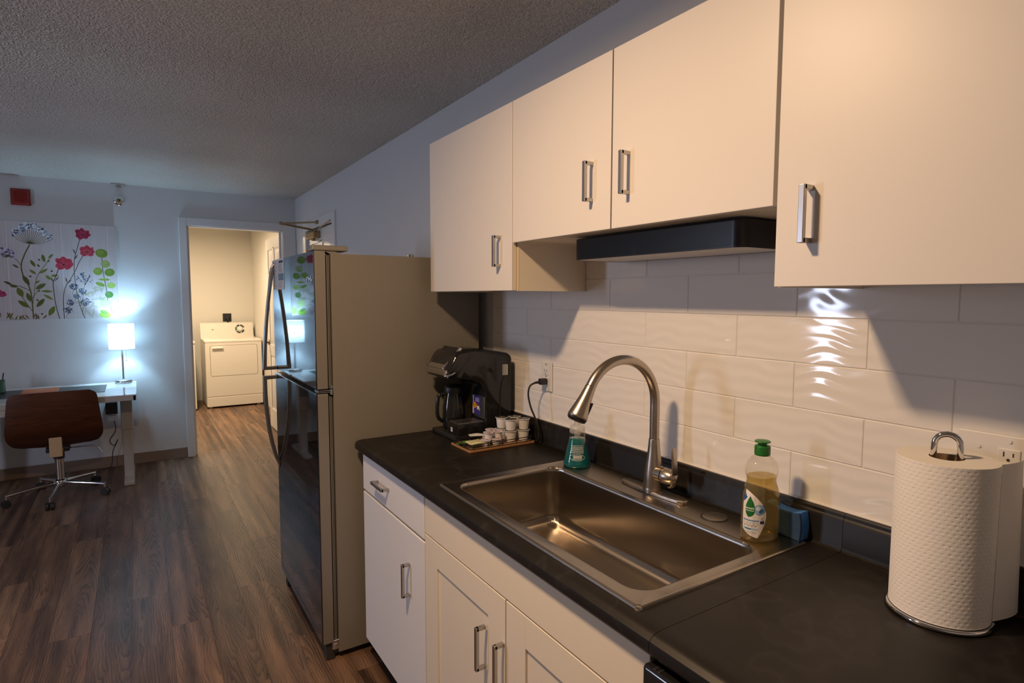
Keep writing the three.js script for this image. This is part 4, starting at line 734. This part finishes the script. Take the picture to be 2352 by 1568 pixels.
dryerLike('dryer', 'white clothes dryer with knob console in the laundry room', 'dryer', [-0.285, 0, -8.57], 0.69, (t, c, w, d, h) => {
  mesh('front_kick', [RB(-w / 2 + 0.002, w / 2 - 0.002, 0.022, 0.148, -0.004, 0.016, 0.006)], M.enamel, t);
  const fp = rrShape(-w / 2 + 0.002, w / 2 - 0.002, 0.158, 0.868, 0.008); fp.holes.push(rrShape(-0.290, 0.290, 0.425, 0.835, 0.026));
  mesh('front_panel', [EX(fp, -0.001, 0.012, 0.002)], M.enamel, t);
  const dr = mesh('door', [EX(rrShape(-0.2855, 0.2855, 0.4295, 0.8305, 0.022), 0.0005, 0.014, 0.003)], M.enamel, t);
  mesh('door_grip', [RB(-0.265, -0.135, 0.792, 0.812, 0.012, 0.036, 0.006), RB(-0.265, -0.258, 0.768, 0.800, 0.012, 0.022, 0.003), RB(-0.142, -0.135, 0.768, 0.800, 0.012, 0.022, 0.003), RB(-0.265, -0.135, 0.764, 0.771, 0.012, 0.020, 0.003)], M.enamel, dr);
  const rt = canvasTex(128, 128, (x) => { x.clearRect(0, 0, 128, 128); x.lineWidth = 18; for (const [a, b, k] of [[0.3, 1.2, '#22302a'], [1.45, 2.5, '#1d3a2a'], [2.7, 3.7, '#2a6a50'], [3.9, 4.6, '#1d2a26'], [4.8, 5.9, '#303632']]) { x.strokeStyle = k; x.beginPath(); x.arc(64, 64, 52, a, b); x.stroke(); } });
  const face = new THREE.Matrix4().makeRotationX(-0.196);
  const put = (g) => g.applyMatrix4(face).translate(0.165, h + 0.112, -d + 0.0545);
  mesh('dial_print', [put(new THREE.PlaneGeometry(0.13, 0.13))], new THREE.MeshStandardMaterial({ name: 'dialPrint', map: rt, transparent: true, alphaTest: 0.3, roughness: 0.5 }), c);
  mesh('dial_knob', [put(LATHE([[0, 0.026], [0.024, 0.026], [0.028, 0.022], [0.030, 0.004], [0.034, 0]], 28).rotateX(Math.PI / 2))], M.enamel, c);
  mesh('badge', [RB(-0.012, 0.012, -0.005, 0.005, -0.001, 0.002, 0.001).applyMatrix4(face).translate(-0.19, h + 0.11, -d + 0.0545)], M.nickel, c);
});
dryerLike('washing_machine', 'white washing machine partly hidden by the laundry doorway', 'washer', [-1.095, 0, -8.50], 0.69, (t, c, w, d, h) => {
  mesh('lid', [RB(-0.24, 0.24, h - 0.001, h + 0.012, -0.50, -0.04, 0.006)], M.enamel, t);
  mesh('dial_knob', [LATHE([[0, 0.026], [0.028, 0.022], [0.032, 0]], 24).rotateX(Math.PI / 2).translate(0.17, h + 0.11, -d + 0.056)], M.enamel, c);
});
{
  const t = thing('dryer_outlet', 'black dryer power outlet on the laundry wall', 'outlet', [-0.265, 1.178, ZL]);
  mesh('cover_plate', [RB(-0.056, 0.056, -0.058, 0.058, 0, 0.008, 0.003)], M.blackSatin, t);
  mesh('receptacle', [LATHE([[0, 0.03], [0.026, 0.03], [0.03, 0.006], [0.03, 0]], 20).rotateX(Math.PI / 2).translate(0.006, -0.004, 0.005)], M.blackMatte, t);
  mesh('dryer_cable', [TUBE([[0.006, -0.01, 0.034], [0.006, -0.035, 0.05], [0.004, -0.07, 0.035], [0, -0.20, 0.022]], 0.010, 24, 10)], M.blackMatte, t);
}

// ---------- desk corner ----------
{
  const t = thing('desk', 'white glass-topped desk with metal legs under the flower picture', 'desk', [0, 0, 0]);
  const x0 = -2.62, x1 = -1.384, z0 = -6.02, z1 = -5.19, y = 0.75;
  mesh('desk_top', [RB(x0, x1, y - 0.008, y, z0, z1, 0.003)], M.deskWhite, t);
  mesh('apron', [RB(x0 + 0.004, x1 - 0.004, y - 0.046, y - 0.0085, z1 - 0.022, z1 - 0.004, 0.003), RB(x0 + 0.004, x0 + 0.024, y - 0.046, y - 0.0085, z0 + 0.004, z1 - 0.004, 0.003), RB(x1 - 0.024, x1 - 0.004, y - 0.046, y - 0.0085, z0 + 0.004, z1 - 0.004, 0.003), RB(x0 + 0.004, x1 - 0.004, y - 0.046, y - 0.0085, z0 + 0.004, z0 + 0.024, 0.003)], M.deskFrame, t);
  mesh('drawer', [RB(-2.45, -1.80, y - 0.095, y - 0.047, -5.75, z1 - 0.006, 0.004)], M.deskFrame, t);
  for (const x of [x1 - 0.075, x0 + 0.075]) {
    const l = mesh('leg', [RB(x - 0.040, x + 0.040, 0.42, y - 0.040, -5.66, -5.55, 0.006), RB(x - 0.033, x + 0.033, 0.03, 0.43, -5.65, -5.56, 0.005)], M.deskFrame, t);
    mesh('foot', [RB(x - 0.035, x + 0.035, 0.0, 0.035, -5.94, -5.40, 0.008)], M.deskFrame, l);
    mesh('top_bracket', [RB(x - 0.03, x + 0.03, y - 0.045, y - 0.0085, -5.95, -5.25, 0.004)], M.deskFrame, l);
  }
}
tag(mesh('desk_mat', [RB(-2.50, -1.590, 0.7500, 0.7525, -5.875, -5.44, 0.001)], M.blackSatin), 'black desk mat on the white desk', 'mat');
{
  const t = thing('notebook', 'closed notebook with pale cover and orange edge on the desk mat', 'notebook', [-2.0, 0.7525, -5.66], 0.05);
  mesh('pages', [RB(-0.105, 0.105, 0.001, 0.011, -0.14, 0.14, 0.001)], M.paper, t);
  mesh('cover', [RB(-0.108, 0.108, 0.0108, 0.0125, -0.143, 0.143, 0.0008), RB(-0.108, 0.108, 0, 0.0012, -0.143, 0.143, 0.0006), RB(-0.110, -0.106, 0, 0.0125, -0.143, 0.143, 0.001)], std('notebookCover', C3(0.55, 0.16, 0.06), 0.6), t);
}
{
  const t = thing('pen_cup', 'green pen cup holding dark pens on the desk', 'pen holder', [-2.262, 0.7525, -5.80]);
  mesh('cup', [LATHE([[0, 0.001], [0.036, 0.001], [0.038, 0.004], [0.038, 0.095], [0.0355, 0.095], [0.0355, 0.006], [0, 0.006]], 28)], std('cupGreen', C3(0.05, 0.12, 0.07), 0.4), t);
  for (const [a, b, l] of [[0.3, 0.2, 0.15], [2.0, 0.25, 0.14], [4.1, 0.18, 0.155]]) mesh('pen', [rod([0.012 * Math.cos(a), 0.007, 0.012 * Math.sin(a)], [0.034 * Math.cos(a), l, 0.034 * Math.sin(a)], 0.004, 8)], M.blackSatin, t);
}
{ // desk lamp
  const t = thing('desk_lamp', 'desk lamp with glowing white drum shade on the white desk', 'lamp', [-1.476, 0.75, -5.925]);
  mesh('lamp_base', [LATHE([[0, 0.0005], [0.060, 0.0005], [0.062, 0.003], [0.062, 0.022], [0.058, 0.026], [0.010, 0.028], [0.008, 0.034]], 36)], M.nickel, t);
  mesh('pole', [CYL(0.007, 0.007, 0.31, 0, 0.03, 0, 16)], M.nickel, t);
  mesh('socket', [CYL(0.016, 0.016, 0.04, 0, 0.33, 0, 16)], M.nickel, t);
  mesh('bulb', [new THREE.SphereGeometry(0.030, 20, 14).translate(0, 0.40, 0)], M.bulbGlow, t);
  const s = mesh('lamp_shade', [new THREE.CylinderGeometry(0.0935, 0.0935, 0.215, 48, 1, true).translate(0, 0.395, 0)], M.shade, t);
  mesh('shade_ring', [new THREE.TorusGeometry(0.0935, 0.0016, 6, 48).rotateX(Math.PI / 2).translate(0, 0.502, 0), new THREE.TorusGeometry(0.0935, 0.0016, 6, 48).rotateX(Math.PI / 2).translate(0, 0.288, 0), rod([-0.094, 0.292, 0], [0.094, 0.292, 0], 0.0015, 6), rod([0, 0.292, -0.094], [0, 0.292, 0.094], 0.0015, 6)], M.nickel, s);
  mesh('pull_chain', [rod([0.024, 0.345, 0.012], [0.028, 0.20, 0.016], 0.0012, 6), new THREE.SphereGeometry(0.006, 10, 8).translate(0.028, 0.195, 0.016)], M.nickel, t);
}
{ // chargers under the desk
  const t = thing('wall_outlet', 'wall outlet with a black charger and white adapter under the desk', 'outlet', [0, 0, ZF]);
  mesh('cover_plate', [RB(-1.612, -1.538, 0.40, 0.515, 0, 0.006, 0.002)], M.plateWhite, t);
  mesh('charger', [RB(-1.618, -1.532, 0.470, 0.572, 0.006, 0.055, 0.006)], M.blackSatin, t);
  mesh('adapter', [RB(-1.605, -1.545, 0.400, 0.455, 0.006, 0.040, 0.006)], M.plateWhite, t);
  const c = thing('charger_cable', 'thin cable hanging from the charger under the desk', 'cable', [0, 0, 0]);
  mesh('cable', [TUBE([[-1.56, 0.41, ZF + 0.045], [-1.555, 0.33, ZF + 0.06], [-1.60, 0.24, ZF + 0.05], [-1.57, 0.20, ZF + 0.06], [-1.54, 0.25, ZF + 0.06], [-1.58, 0.15, ZF + 0.05], [-1.60, 0.02, ZF + 0.06], [-1.66, 0.006, ZF + 0.10]], 0.003, 70, 6)], M.rubber, c);
}
{ // office chair, its back to the room
  const t = thing('office_chair', 'walnut shell office chair with chrome five-star base at the desk', 'chair', [-1.885, 0, -5.385], 0.04);
  const half = (v) => { const y = v; const base = 0.238 + 0.030 * Math.sin(Math.PI * (0.35 + 0.0 * y)) - 0.045 * Math.max(0, y - 0.35); let w = base + 0.012; const rT = 0.12, rB = 0.26; if (y > 1 - rT) { const q = (y - (1 - rT)) / rT; w -= 0.040 * (1 - Math.sqrt(Math.max(0, 1 - q * q))); } if (y < rB) { const q = (rB - y) / rB; w -= 0.085 * (1 - Math.sqrt(Math.max(0, 1 - q * q))); } return w; };
  const back = (u, v) => { const x = (u * 2 - 1) * half(v); return [x, 0.395 + 0.418 * v + 0.006 * Math.cos(x * 5), 0.238 + 0.030 * Math.sin(v * 1.9) - 0.5 * x * x - 0.16 * Math.pow(1 - v, 5)]; };
  mesh('backrest', [sheet(back, 28, 24, 0.012)], M.walnut, t);
  mesh('back_cushion', [sheet((u, v) => { const p = back(0.06 + 0.88 * u, 0.10 + 0.86 * v); return [p[0], p[1], p[2] - 0.013]; }, 20, 16, 0.028)], M.seatVinyl, t);
  const seat = (u, v) => { const w = 0.235 - 0.03 * Math.pow(Math.abs(v * 2 - 1), 4); const x = (u * 2 - 1) * w; return [x, 0.405 + 0.35 * x * x + 0.02 * Math.pow(v, 3), 0.075 - v * 0.42]; };
  mesh('seat_shell', [sheet(seat, 20, 16, 0.012)], M.walnut, t);
  mesh('seat_cushion', [sheet((u, v) => { const p = seat(u, v); return [p[0] * 0.96, p[1] + 0.045, p[2]]; }, 18, 14, 0.043)], M.seatVinyl, t);
  mesh('back_bracket', [RB(-0.037, 0.037, 0.355, 0.495, 0.252, 0.266, 0.007, 3), RB(-0.034, 0.034, 0.362, 0.380, 0.0, 0.262, 0.004)], M.tanPad, t);
  mesh('mechanism', [RB(-0.07, 0.07, 0.352, 0.388, -0.10, 0.09, 0.008)], M.blackSatin, t);
  const gl = mesh('gas_lift', [CYL(0.028, 0.028, 0.17, 0, 0.12, 0, 24)], M.chrome, t);
  mesh('lift_cover', [CYL(0.034, 0.034, 0.070, 0, 0.288, 0, 24)], M.blackSatin, gl);
  mesh('height_lever', [TUBE([[0.07, 0.37, 0.06], [0.20, 0.372, 0.09], [0.235, 0.362, 0.10], [0.262, 0.315, 0.11]], 0.005, 24, 8)], M.chrome, t);
  mesh('hub', [LATHE([[0, 0.075], [0.034, 0.075], [0.044, 0.085], [0.044, 0.12], [0.032, 0.135], [0, 0.136]], 28)], M.chrome, t);
  for (const [x, z] of [[-0.300, 0.090], [-0.045, 0.315], [0.268, 0.135], [-0.135, -0.270], [0.205, -0.240]]) {
    const L = Math.hypot(x, z), dx = x / L, dz = z / L;
    const leg = mesh('leg', [rod([dx * 0.03, 0.108, dz * 0.03], [x, 0.082, z], 0.015, 12, 0.009), rod([x, 0.055, z], [x, 0.090, z], 0.008, 10)], M.chrome, t);
    const ax = V(-dz, 0, dx); const wheel = (o) => new THREE.CylinderGeometry(0.0265, 0.0265, 0.018, 24).rotateX(Math.PI / 2).applyQuaternion(new THREE.Quaternion().setFromUnitVectors(V(0, 0, 1), ax)).translate(x + ax.x * o + dx * 0.004, 0.0268, z + ax.z * o + dz * 0.004);
    mesh('caster', [wheel(0.015), wheel(-0.015), RB(x - 0.012, x + 0.012, 0.030, 0.058, z - 0.012, z + 0.012, 0.004)], M.blackSatin, leg);
  }
}

// ---------- wall pieces ----------
{ // stretched canvas print of wild flowers
  const X0 = -2.70, X1 = -1.490, Y0 = 1.297, Y1 = 2.078, W = 1536, H = 991;
  const art = canvasTex(W, H, (x) => {
    const P = (cx, cy) => { const top = 545 + 30 * cx / 1100, bot = 1478 - 40 * cx / 1100; const m = -2.25 + cx / 1100 * 0.76; return [(m - X0) / (X1 - X0) * W, (cy - top) / (bot - top) * H]; };
    const S = 0.76 / 1100 / (X1 - X0) * W;   // crop px to canvas px
    x.fillStyle = '#cbc5c9'; x.fillRect(0, 0, W, H);
    for (let i = 0; i < 900; i++) { const a = rnd() * W, l = 60 + rnd() * 400, y = rnd() * H - 100; x.strokeStyle = rnd() < 0.5 ? `rgba(235,230,232,${0.05 + rnd() * 0.15})` : `rgba(150,140,150,${0.04 + rnd() * 0.12})`; x.lineWidth = 1 + rnd() * 5; x.beginPath(); x.moveTo(a, y); x.quadraticCurveTo(a + (rnd() - 0.5) * 26, y + l / 2, a + (rnd() - 0.5) * 12, y + l); x.stroke(); }
    for (const c of [-480, 60, 560, 1010]) { const [a] = P(c, 900); x.fillStyle = 'rgba(140,130,142,0.28)'; x.fillRect(a, 0, 5, H); x.fillStyle = 'rgba(240,236,240,0.5)'; x.fillRect(a + 6, 0, 8, H); }
    for (let k = 0; k < 5; k++) { const [a, b] = P(-400 + k * 330, 1300 - (k % 2) * 500); x.strokeStyle = 'rgba(130,115,120,0.16)'; x.lineWidth = 3; for (let r = 1; r < 9; r++) { x.beginPath(); x.ellipse(a, b, r * 9, r * 26, 0, 0, 7); x.stroke(); } }
    const line = (pts, col, w) => { x.strokeStyle = col; x.lineWidth = w * S; x.lineCap = 'round'; x.lineJoin = 'round'; x.beginPath(); pts.forEach((p, i) => { const [a, b] = P(...p); i ? x.lineTo(a, b) : x.moveTo(a, b); }); x.stroke(); };
    const smooth = (pts, col, w) => { const c = new THREE.CatmullRomCurve3(pts.map(([a, b]) => V(a, b, 0))); line(c.getPoints(40).map((p) => [p.x, p.y]), col, w); };
    const blob = (cx, cy, rx, ry, rot, col) => { const [a, b] = P(cx, cy); x.fillStyle = col; x.beginPath(); x.ellipse(a, b, rx * S, ry * S, rot, 0, 7); x.fill(); };
    const leaf = (cx, cy, len, wid, rot, col, vein = 'rgba(40,50,15,0.5)') => { const [a, b] = P(cx, cy); x.save(); x.translate(a, b); x.rotate(rot); x.scale(S, S); x.fillStyle = col; x.beginPath(); x.moveTo(-len / 2, 0); x.quadraticCurveTo(0, -wid, len / 2, 0); x.quadraticCurveTo(0, wid, -len / 2, 0); x.fill(); x.strokeStyle = vein; x.lineWidth = 2.5; x.beginPath(); x.moveTo(-len / 2, 0); x.lineTo(len / 2, 0); x.stroke(); x.restore(); };
    const petal = (cx, cy, ang, len, wid, col) => { const [a, b] = P(cx, cy); x.save(); x.translate(a, b); x.rotate(ang); x.scale(S, S); x.fillStyle = col; x.beginPath(); x.moveTo(0, 0); x.bezierCurveTo(len * 0.25, -wid * (0.7 + rnd() * 0.5), len * (0.7 + rnd() * 0.2), -wid * (0.9 + rnd() * 0.4), len * (0.92 + rnd() * 0.2), -wid * 0.25 * rnd()); x.bezierCurveTo(len * (0.95 + rnd() * 0.15), wid * 0.4, len * 0.7, wid * (0.8 + rnd() * 0.5), len * 0.45, wid * (0.7 + rnd() * 0.3)); x.quadraticCurveTo(len * 0.2, wid * 0.5, 0, 0); x.fill(); x.restore(); };
    const flower = (cx, cy, r, c1, c2) => { for (let k = 0; k < 3; k++) for (const an of [2.9, -2.5, -1.55, -0.7, -0.05, 0.55, 2.3]) petal(cx, cy, an + (rnd() - 0.5) * 0.35, r * (an > 0.4 ? 0.85 : 1.05) * (1 - k * 0.22), r * (0.36 + rnd() * 0.12), k === 1 ? c2 : c1); for (let i = 0; i < 22; i++) { const a = rnd() * 6.28; line([[cx, cy], [cx + Math.cos(a) * r * 0.8, cy + Math.sin(a) * r * 0.6]], i % 2 ? 'rgba(80,8,28,0.22)' : 'rgba(235,150,160,0.16)', 5); } blob(cx, cy, r * 0.12, r * 0.10, 0, '#3d1520'); };
    const umbel = (bx, by, x0, x1, yt, yb, dots, cols) => { for (let i = 0; i <= 16; i++) { const f = i / 16, ex = x0 + (x1 - x0) * f, ey = yt + (yb - yt) * Math.pow(Math.abs(f - 0.45) * 1.9, 2); smooth([[bx, by], [(bx + ex) / 2 + (ex - bx) * 0.06, (by + ey) / 2 + 16], [ex, ey]], '#4b4a24', 4); } for (let i = 0; i < dots; i++) { const f = rnd(), ex = x0 + (x1 - x0) * f, ey = yt + (yb - yt) * Math.pow(Math.abs(f - 0.45) * 1.9, 2) + (rnd() - 0.55) * 70; blob(ex, ey, 6 + rnd() * 11, 5 + rnd() * 7, rnd() * 3, cols[Math.floor(rnd() * cols.length)]); } };
    // pale shadow foliage and lower thicket
    for (let i = 0; i < 26; i++) leaf(700 + rnd() * 260, 1150 + rnd() * 260, 60 + rnd() * 70, 20 + rnd() * 14, rnd() * 3, 'rgba(150,155,125,0.45)', 'rgba(120,125,100,0.4)');
    for (let i = 0; i < 60; i++) leaf(-600 + rnd() * 980, 1430 + rnd() * 40, 50 + rnd() * 40, 14, -1.57 + (rnd() - 0.5) * 1.6, ['#5f6b2f', '#7d5a3c', '#86803f', '#6d4a3a'][i % 4]);
    // tall umbel
    smooth([[275, 770], [225, 860], [190, 960], [200, 1050], [255, 1180], [268, 1300], [272, 1460]], '#565a28', 12);
    umbel(275, 760, 125, 490, 600, 700, 170, ['#b9c4d8', '#dfe5ee', '#7d8fae', '#44536e', '#eef1f5']);
    smooth([[100, 880], [150, 910], [190, 965]], '#565a28', 6); umbel(95, 880, 5, 130, 830, 880, 70, ['#8a7fa6', '#b3a8c6', '#5c5378', '#d5cfe0']);
    smooth([[272, 1330], [330, 1060], [410, 950], [470, 870]], '#5e6a2c', 6); smooth([[262, 1200], [170, 1160], [60, 1140]], '#4f4f22', 7); smooth([[270, 1270], [335, 1190], [385, 1140]], '#4f5a26', 5); smooth([[272, 1400], [200, 1290], [150, 1200]], '#4f5a26', 6);
    for (const [a, b, l, w, r, c] of [[295, 940, 90, 34, 1.1, '#5f7029'], [395, 890, 95, 36, 1.4, '#66752c'], [465, 868, 70, 26, -0.8, '#707c3a'], [290, 1020, 80, 28, 0.7, '#6f8136'], [390, 1010, 100, 30, -0.6, '#74863a'], [345, 960, 40, 22, 0.9, '#5a6a2a'], [225, 1100, 130, 46, 1.1, '#525c22'], [355, 1155, 120, 46, -0.6, '#5b6828'], [410, 1200, 110, 30, 0.05, '#7b8a3c'], [420, 1255, 110, 30, 0.6, '#7b8a3c'], [165, 1215, 120, 60, 1.2, '#6b7430'], [240, 1260, 110, 42, 1.3, '#5c6a2a'], [345, 1310, 130, 46, -0.9, '#5a6626'], [190, 1325, 130, 50, 0.7, '#667230'], [445, 1385, 130, 54, -1.1, '#6a7a30'], [325, 1115, 60, 24, -0.6, '#7a8748'], [60, 1128, 80, 24, 0.4, '#4b4f22'], [110, 1160, 80, 26, 0.2, '#555a26'], [140, 970, 70, 20, 0.6, '#4b5526'], [430, 1070, 70, 34, 0.9, '#76912f'], [490, 1050, 70, 28, -0.1, '#6d8430']]) leaf(a, b, l, w, r, c);
    for (const [a, b] of [[355, 905], [440, 915], [465, 1008], [265, 1062], [318, 1285], [352, 1415], [335, 1198]]) blob(a, b, 11, 10, 0, '#4c4a20');
    // red flowers and stems
    smooth([[750, 705], [720, 790], [690, 880], [680, 1010], [690, 1180], [715, 1320], [760, 1450]], '#4a4440', 7); smooth([[775, 855], [730, 920], [700, 980], [640, 1080], [585, 1160], [560, 1290], [560, 1460]], '#4a4440', 7); smooth([[530, 985], [500, 1060], [475, 1110], [478, 1250], [490, 1350], [515, 1460]], '#453f3a', 8);
    for (const [a, b, r] of [[690, 820, 1.2], [705, 870, -1.1], [600, 1090, 1.4], [625, 1105, -0.8], [465, 1090, 1.2], [510, 1080, -0.9]]) leaf(a, b, 70, 12, r, '#45423a');
    flower(778, 660, 78, '#a3244a', '#8c1a40'); flower(812, 822, 80, '#c04453', '#a52f42'); flower(580, 945, 92, '#b8344a', '#a82a40'); flower(-15, 1240, 55, '#b0356a', '#9a2a55'); flower(-330, 900, 85, '#b8344a', '#8c1a40');
    // dark blue sprays
    for (const [cx, cy, r] of [[780, 1065, 85], [670, 1150, 45], [750, 1190, 40], [630, 1300, 40], [765, 1290, 55], [600, 1375, 45], [690, 1240, 30]]) { for (let i = 0; i < 34; i++) { const a = rnd() * 6.28, q = Math.sqrt(rnd()) * r; blob(cx + Math.cos(a) * q, cy + Math.sin(a) * q * 0.6, 4 + rnd() * 7, 4 + rnd() * 5, rnd() * 3, ['#2f3b50', '#55657f', '#8495ad', '#39404c'][i % 4]); if (i % 4 === 0) line([[cx, cy + r * 0.8], [cx + Math.cos(a) * q, cy + Math.sin(a) * q * 0.6]], 'rgba(60,60,60,0.6)', 3); } smooth([[cx, cy + r * 0.6], [cx - 20, cy + r * 1.4], [cx + (700 - cx) * 0.4, cy + r * 2.4]], 'rgba(70,66,62,0.7)', 4); }
    // round-leaved spray
    smooth([[958, 870], [962, 980], [975, 1080], [990, 1180], [1000, 1280], [1040, 1390]], '#3a4424', 7);
    for (const [a, b, rx, ry, ro, c] of [[958, 830, 62, 52, 0.2, '#6f8a2c'], [993, 930, 48, 46, 0, '#97ab62'], [912, 1000, 46, 46, 0, '#7f9a36'], [1030, 1008, 52, 46, -0.3, '#5f8220'], [972, 1076, 58, 14, 0, '#7d9c3a'], [930, 1122, 48, 22, 0.4, '#6a8a28'], [1040, 1130, 45, 36, 0, '#8fae50'], [1014, 1218, 42, 40, 0, '#3f7030'], [975, 1310, 60, 56, 0, '#a9c489'], [968, 1410, 64, 38, 0.1, '#7fb03a'], [1085, 1388, 46, 48, 0, '#8fc04a'], [955, 1385, 40, 22, 0.5, '#4f7a26']]) { blob(a, b, rx, ry, ro, c); blob(a - rx * 0.2, b - ry * 0.2, rx * 0.55, ry * 0.5, ro, 'rgba(220,235,180,0.16)'); line([[a - rx * 0.7, b], [a + rx * 0.7, b + 3]], 'rgba(40,60,20,0.35)', 3); }
    // left, mostly outside the photograph
    for (let i = 0; i < 14; i++) leaf(-620 + (i % 5) * 95, 1000 + i * 30, 110, 40, -0.9 + (i % 4) * 0.6, ['#5f7029', '#7b8a3c', '#525c22'][i % 3]); smooth([[-330, 960], [-350, 1200], [-330, 1460]], '#4f5a26', 9);
  });
  const t = thing('canvas_picture', 'unframed canvas print of wild flowers and leaves above the desk', 'picture', [0, 0, ZF]);
  mesh('canvas_body', [RB(X0, X1, Y0, Y1, 0.0, 0.034, 0.003)], M.paper, t);
  const g = new THREE.PlaneGeometry(X1 - X0 - 0.002, Y1 - Y0 - 0.002).translate((X0 + X1) / 2, (Y0 + Y1) / 2, 0.0346);
  mesh('printed_face', [g], new THREE.MeshStandardMaterial({ name: 'flowerPrint', map: art, roughness: 0.75 }), t);
}
{ // fire alarm strobe
  const t = thing('fire_alarm', 'red fire alarm strobe high on the grey wall', 'alarm', [-2.100, 2.272, ZF]);
  mesh('backplate', [RB(-0.062, 0.062, -0.065, 0.065, 0, 0.012, 0.004)], M.alarmRed, t);
  mesh('alarm_housing', [RB(-0.056, 0.056, -0.060, 0.060, 0.010, 0.048, 0.010, 3)], M.alarmRed, t);
  mesh('strobe_lens', [RB(-0.028, 0.040, -0.045, 0.046, 0.044, 0.060, 0.008, 3)], M.alarmLens, t);
}
{ // sidewall sprinkler
  const t = thing('sprinkler', 'chrome sidewall fire sprinkler right of the red alarm', 'sprinkler', [-1.449, 2.300, ZF]);
  mesh('escutcheon', [LATHE([[0.041, 0], [0.040, 0.006], [0.030, 0.011], [0.018, 0.012], [0, 0.012]], 32).rotateX(Math.PI / 2)], M.chrome, t);
  mesh('sprinkler_head', [LATHE([[0, 0.03], [0.010, 0.03], [0.012, 0.012]], 16).rotateX(Math.PI / 2), RB(-0.014, -0.010, -0.004, 0.004, 0.012, 0.05, 0.001), RB(0.010, 0.014, -0.004, 0.004, 0.012, 0.05, 0.001), RB(-0.016, 0.016, 0.006, 0.010, 0.03, 0.062, 0.001), CYL(0.003, 0.003, 0.03, 0, -0.014, 0.045, 8)], M.brass, t);
  const c = thing('ceiling_bracket', 'small grey bracket where ceiling meets wall above the sprinkler', 'bracket', [-1.455, CEIL, ZF]);
  mesh('bracket_plate', [RB(-0.045, 0.045, -0.016, 0, 0.0, 0.05, 0.003), RB(-0.03, 0.03, -0.03, -0.012, 0.0, 0.012, 0.003)], M.deskFrame, c);
}
{ // ceiling fittings
  const k = thing('ceiling_light', 'round flush disc light on the kitchen ceiling', 'light', [-1.36, CEIL, -1.07]);
  mesh('trim_ring', [LATHE([[0.115, 0], [0.112, -0.016], [0.100, -0.030], [0.094, -0.043], [0.091, -0.043], [0.091, -0.028]], 40)], M.trimWhite, k);
  mesh('light_lens', [new THREE.CircleGeometry(0.0912, 40).rotateX(Math.PI / 2).translate(0, -0.030, 0)], M.lensGlow, k);
  const l = thing('laundry_ceiling_light', 'round ceiling light in the laundry room', 'light', [-0.95, CEIL, -7.75]);
  mesh('light_pan', [CYL(0.16, 0.16, 0.03, 0, -0.03, 0, 36)], M.trimWhite, l);
  mesh('light_diffuser', [LATHE([[0.155, -0.03], [0.150, -0.06], [0.10, -0.078], [0, -0.080]], 36)], M.laundryGlow, l);
}

scene.traverse((o) => { if (o.isMesh) { o.castShadow = true; o.receiveShadow = true; } });
renderer.render(scene, camera);
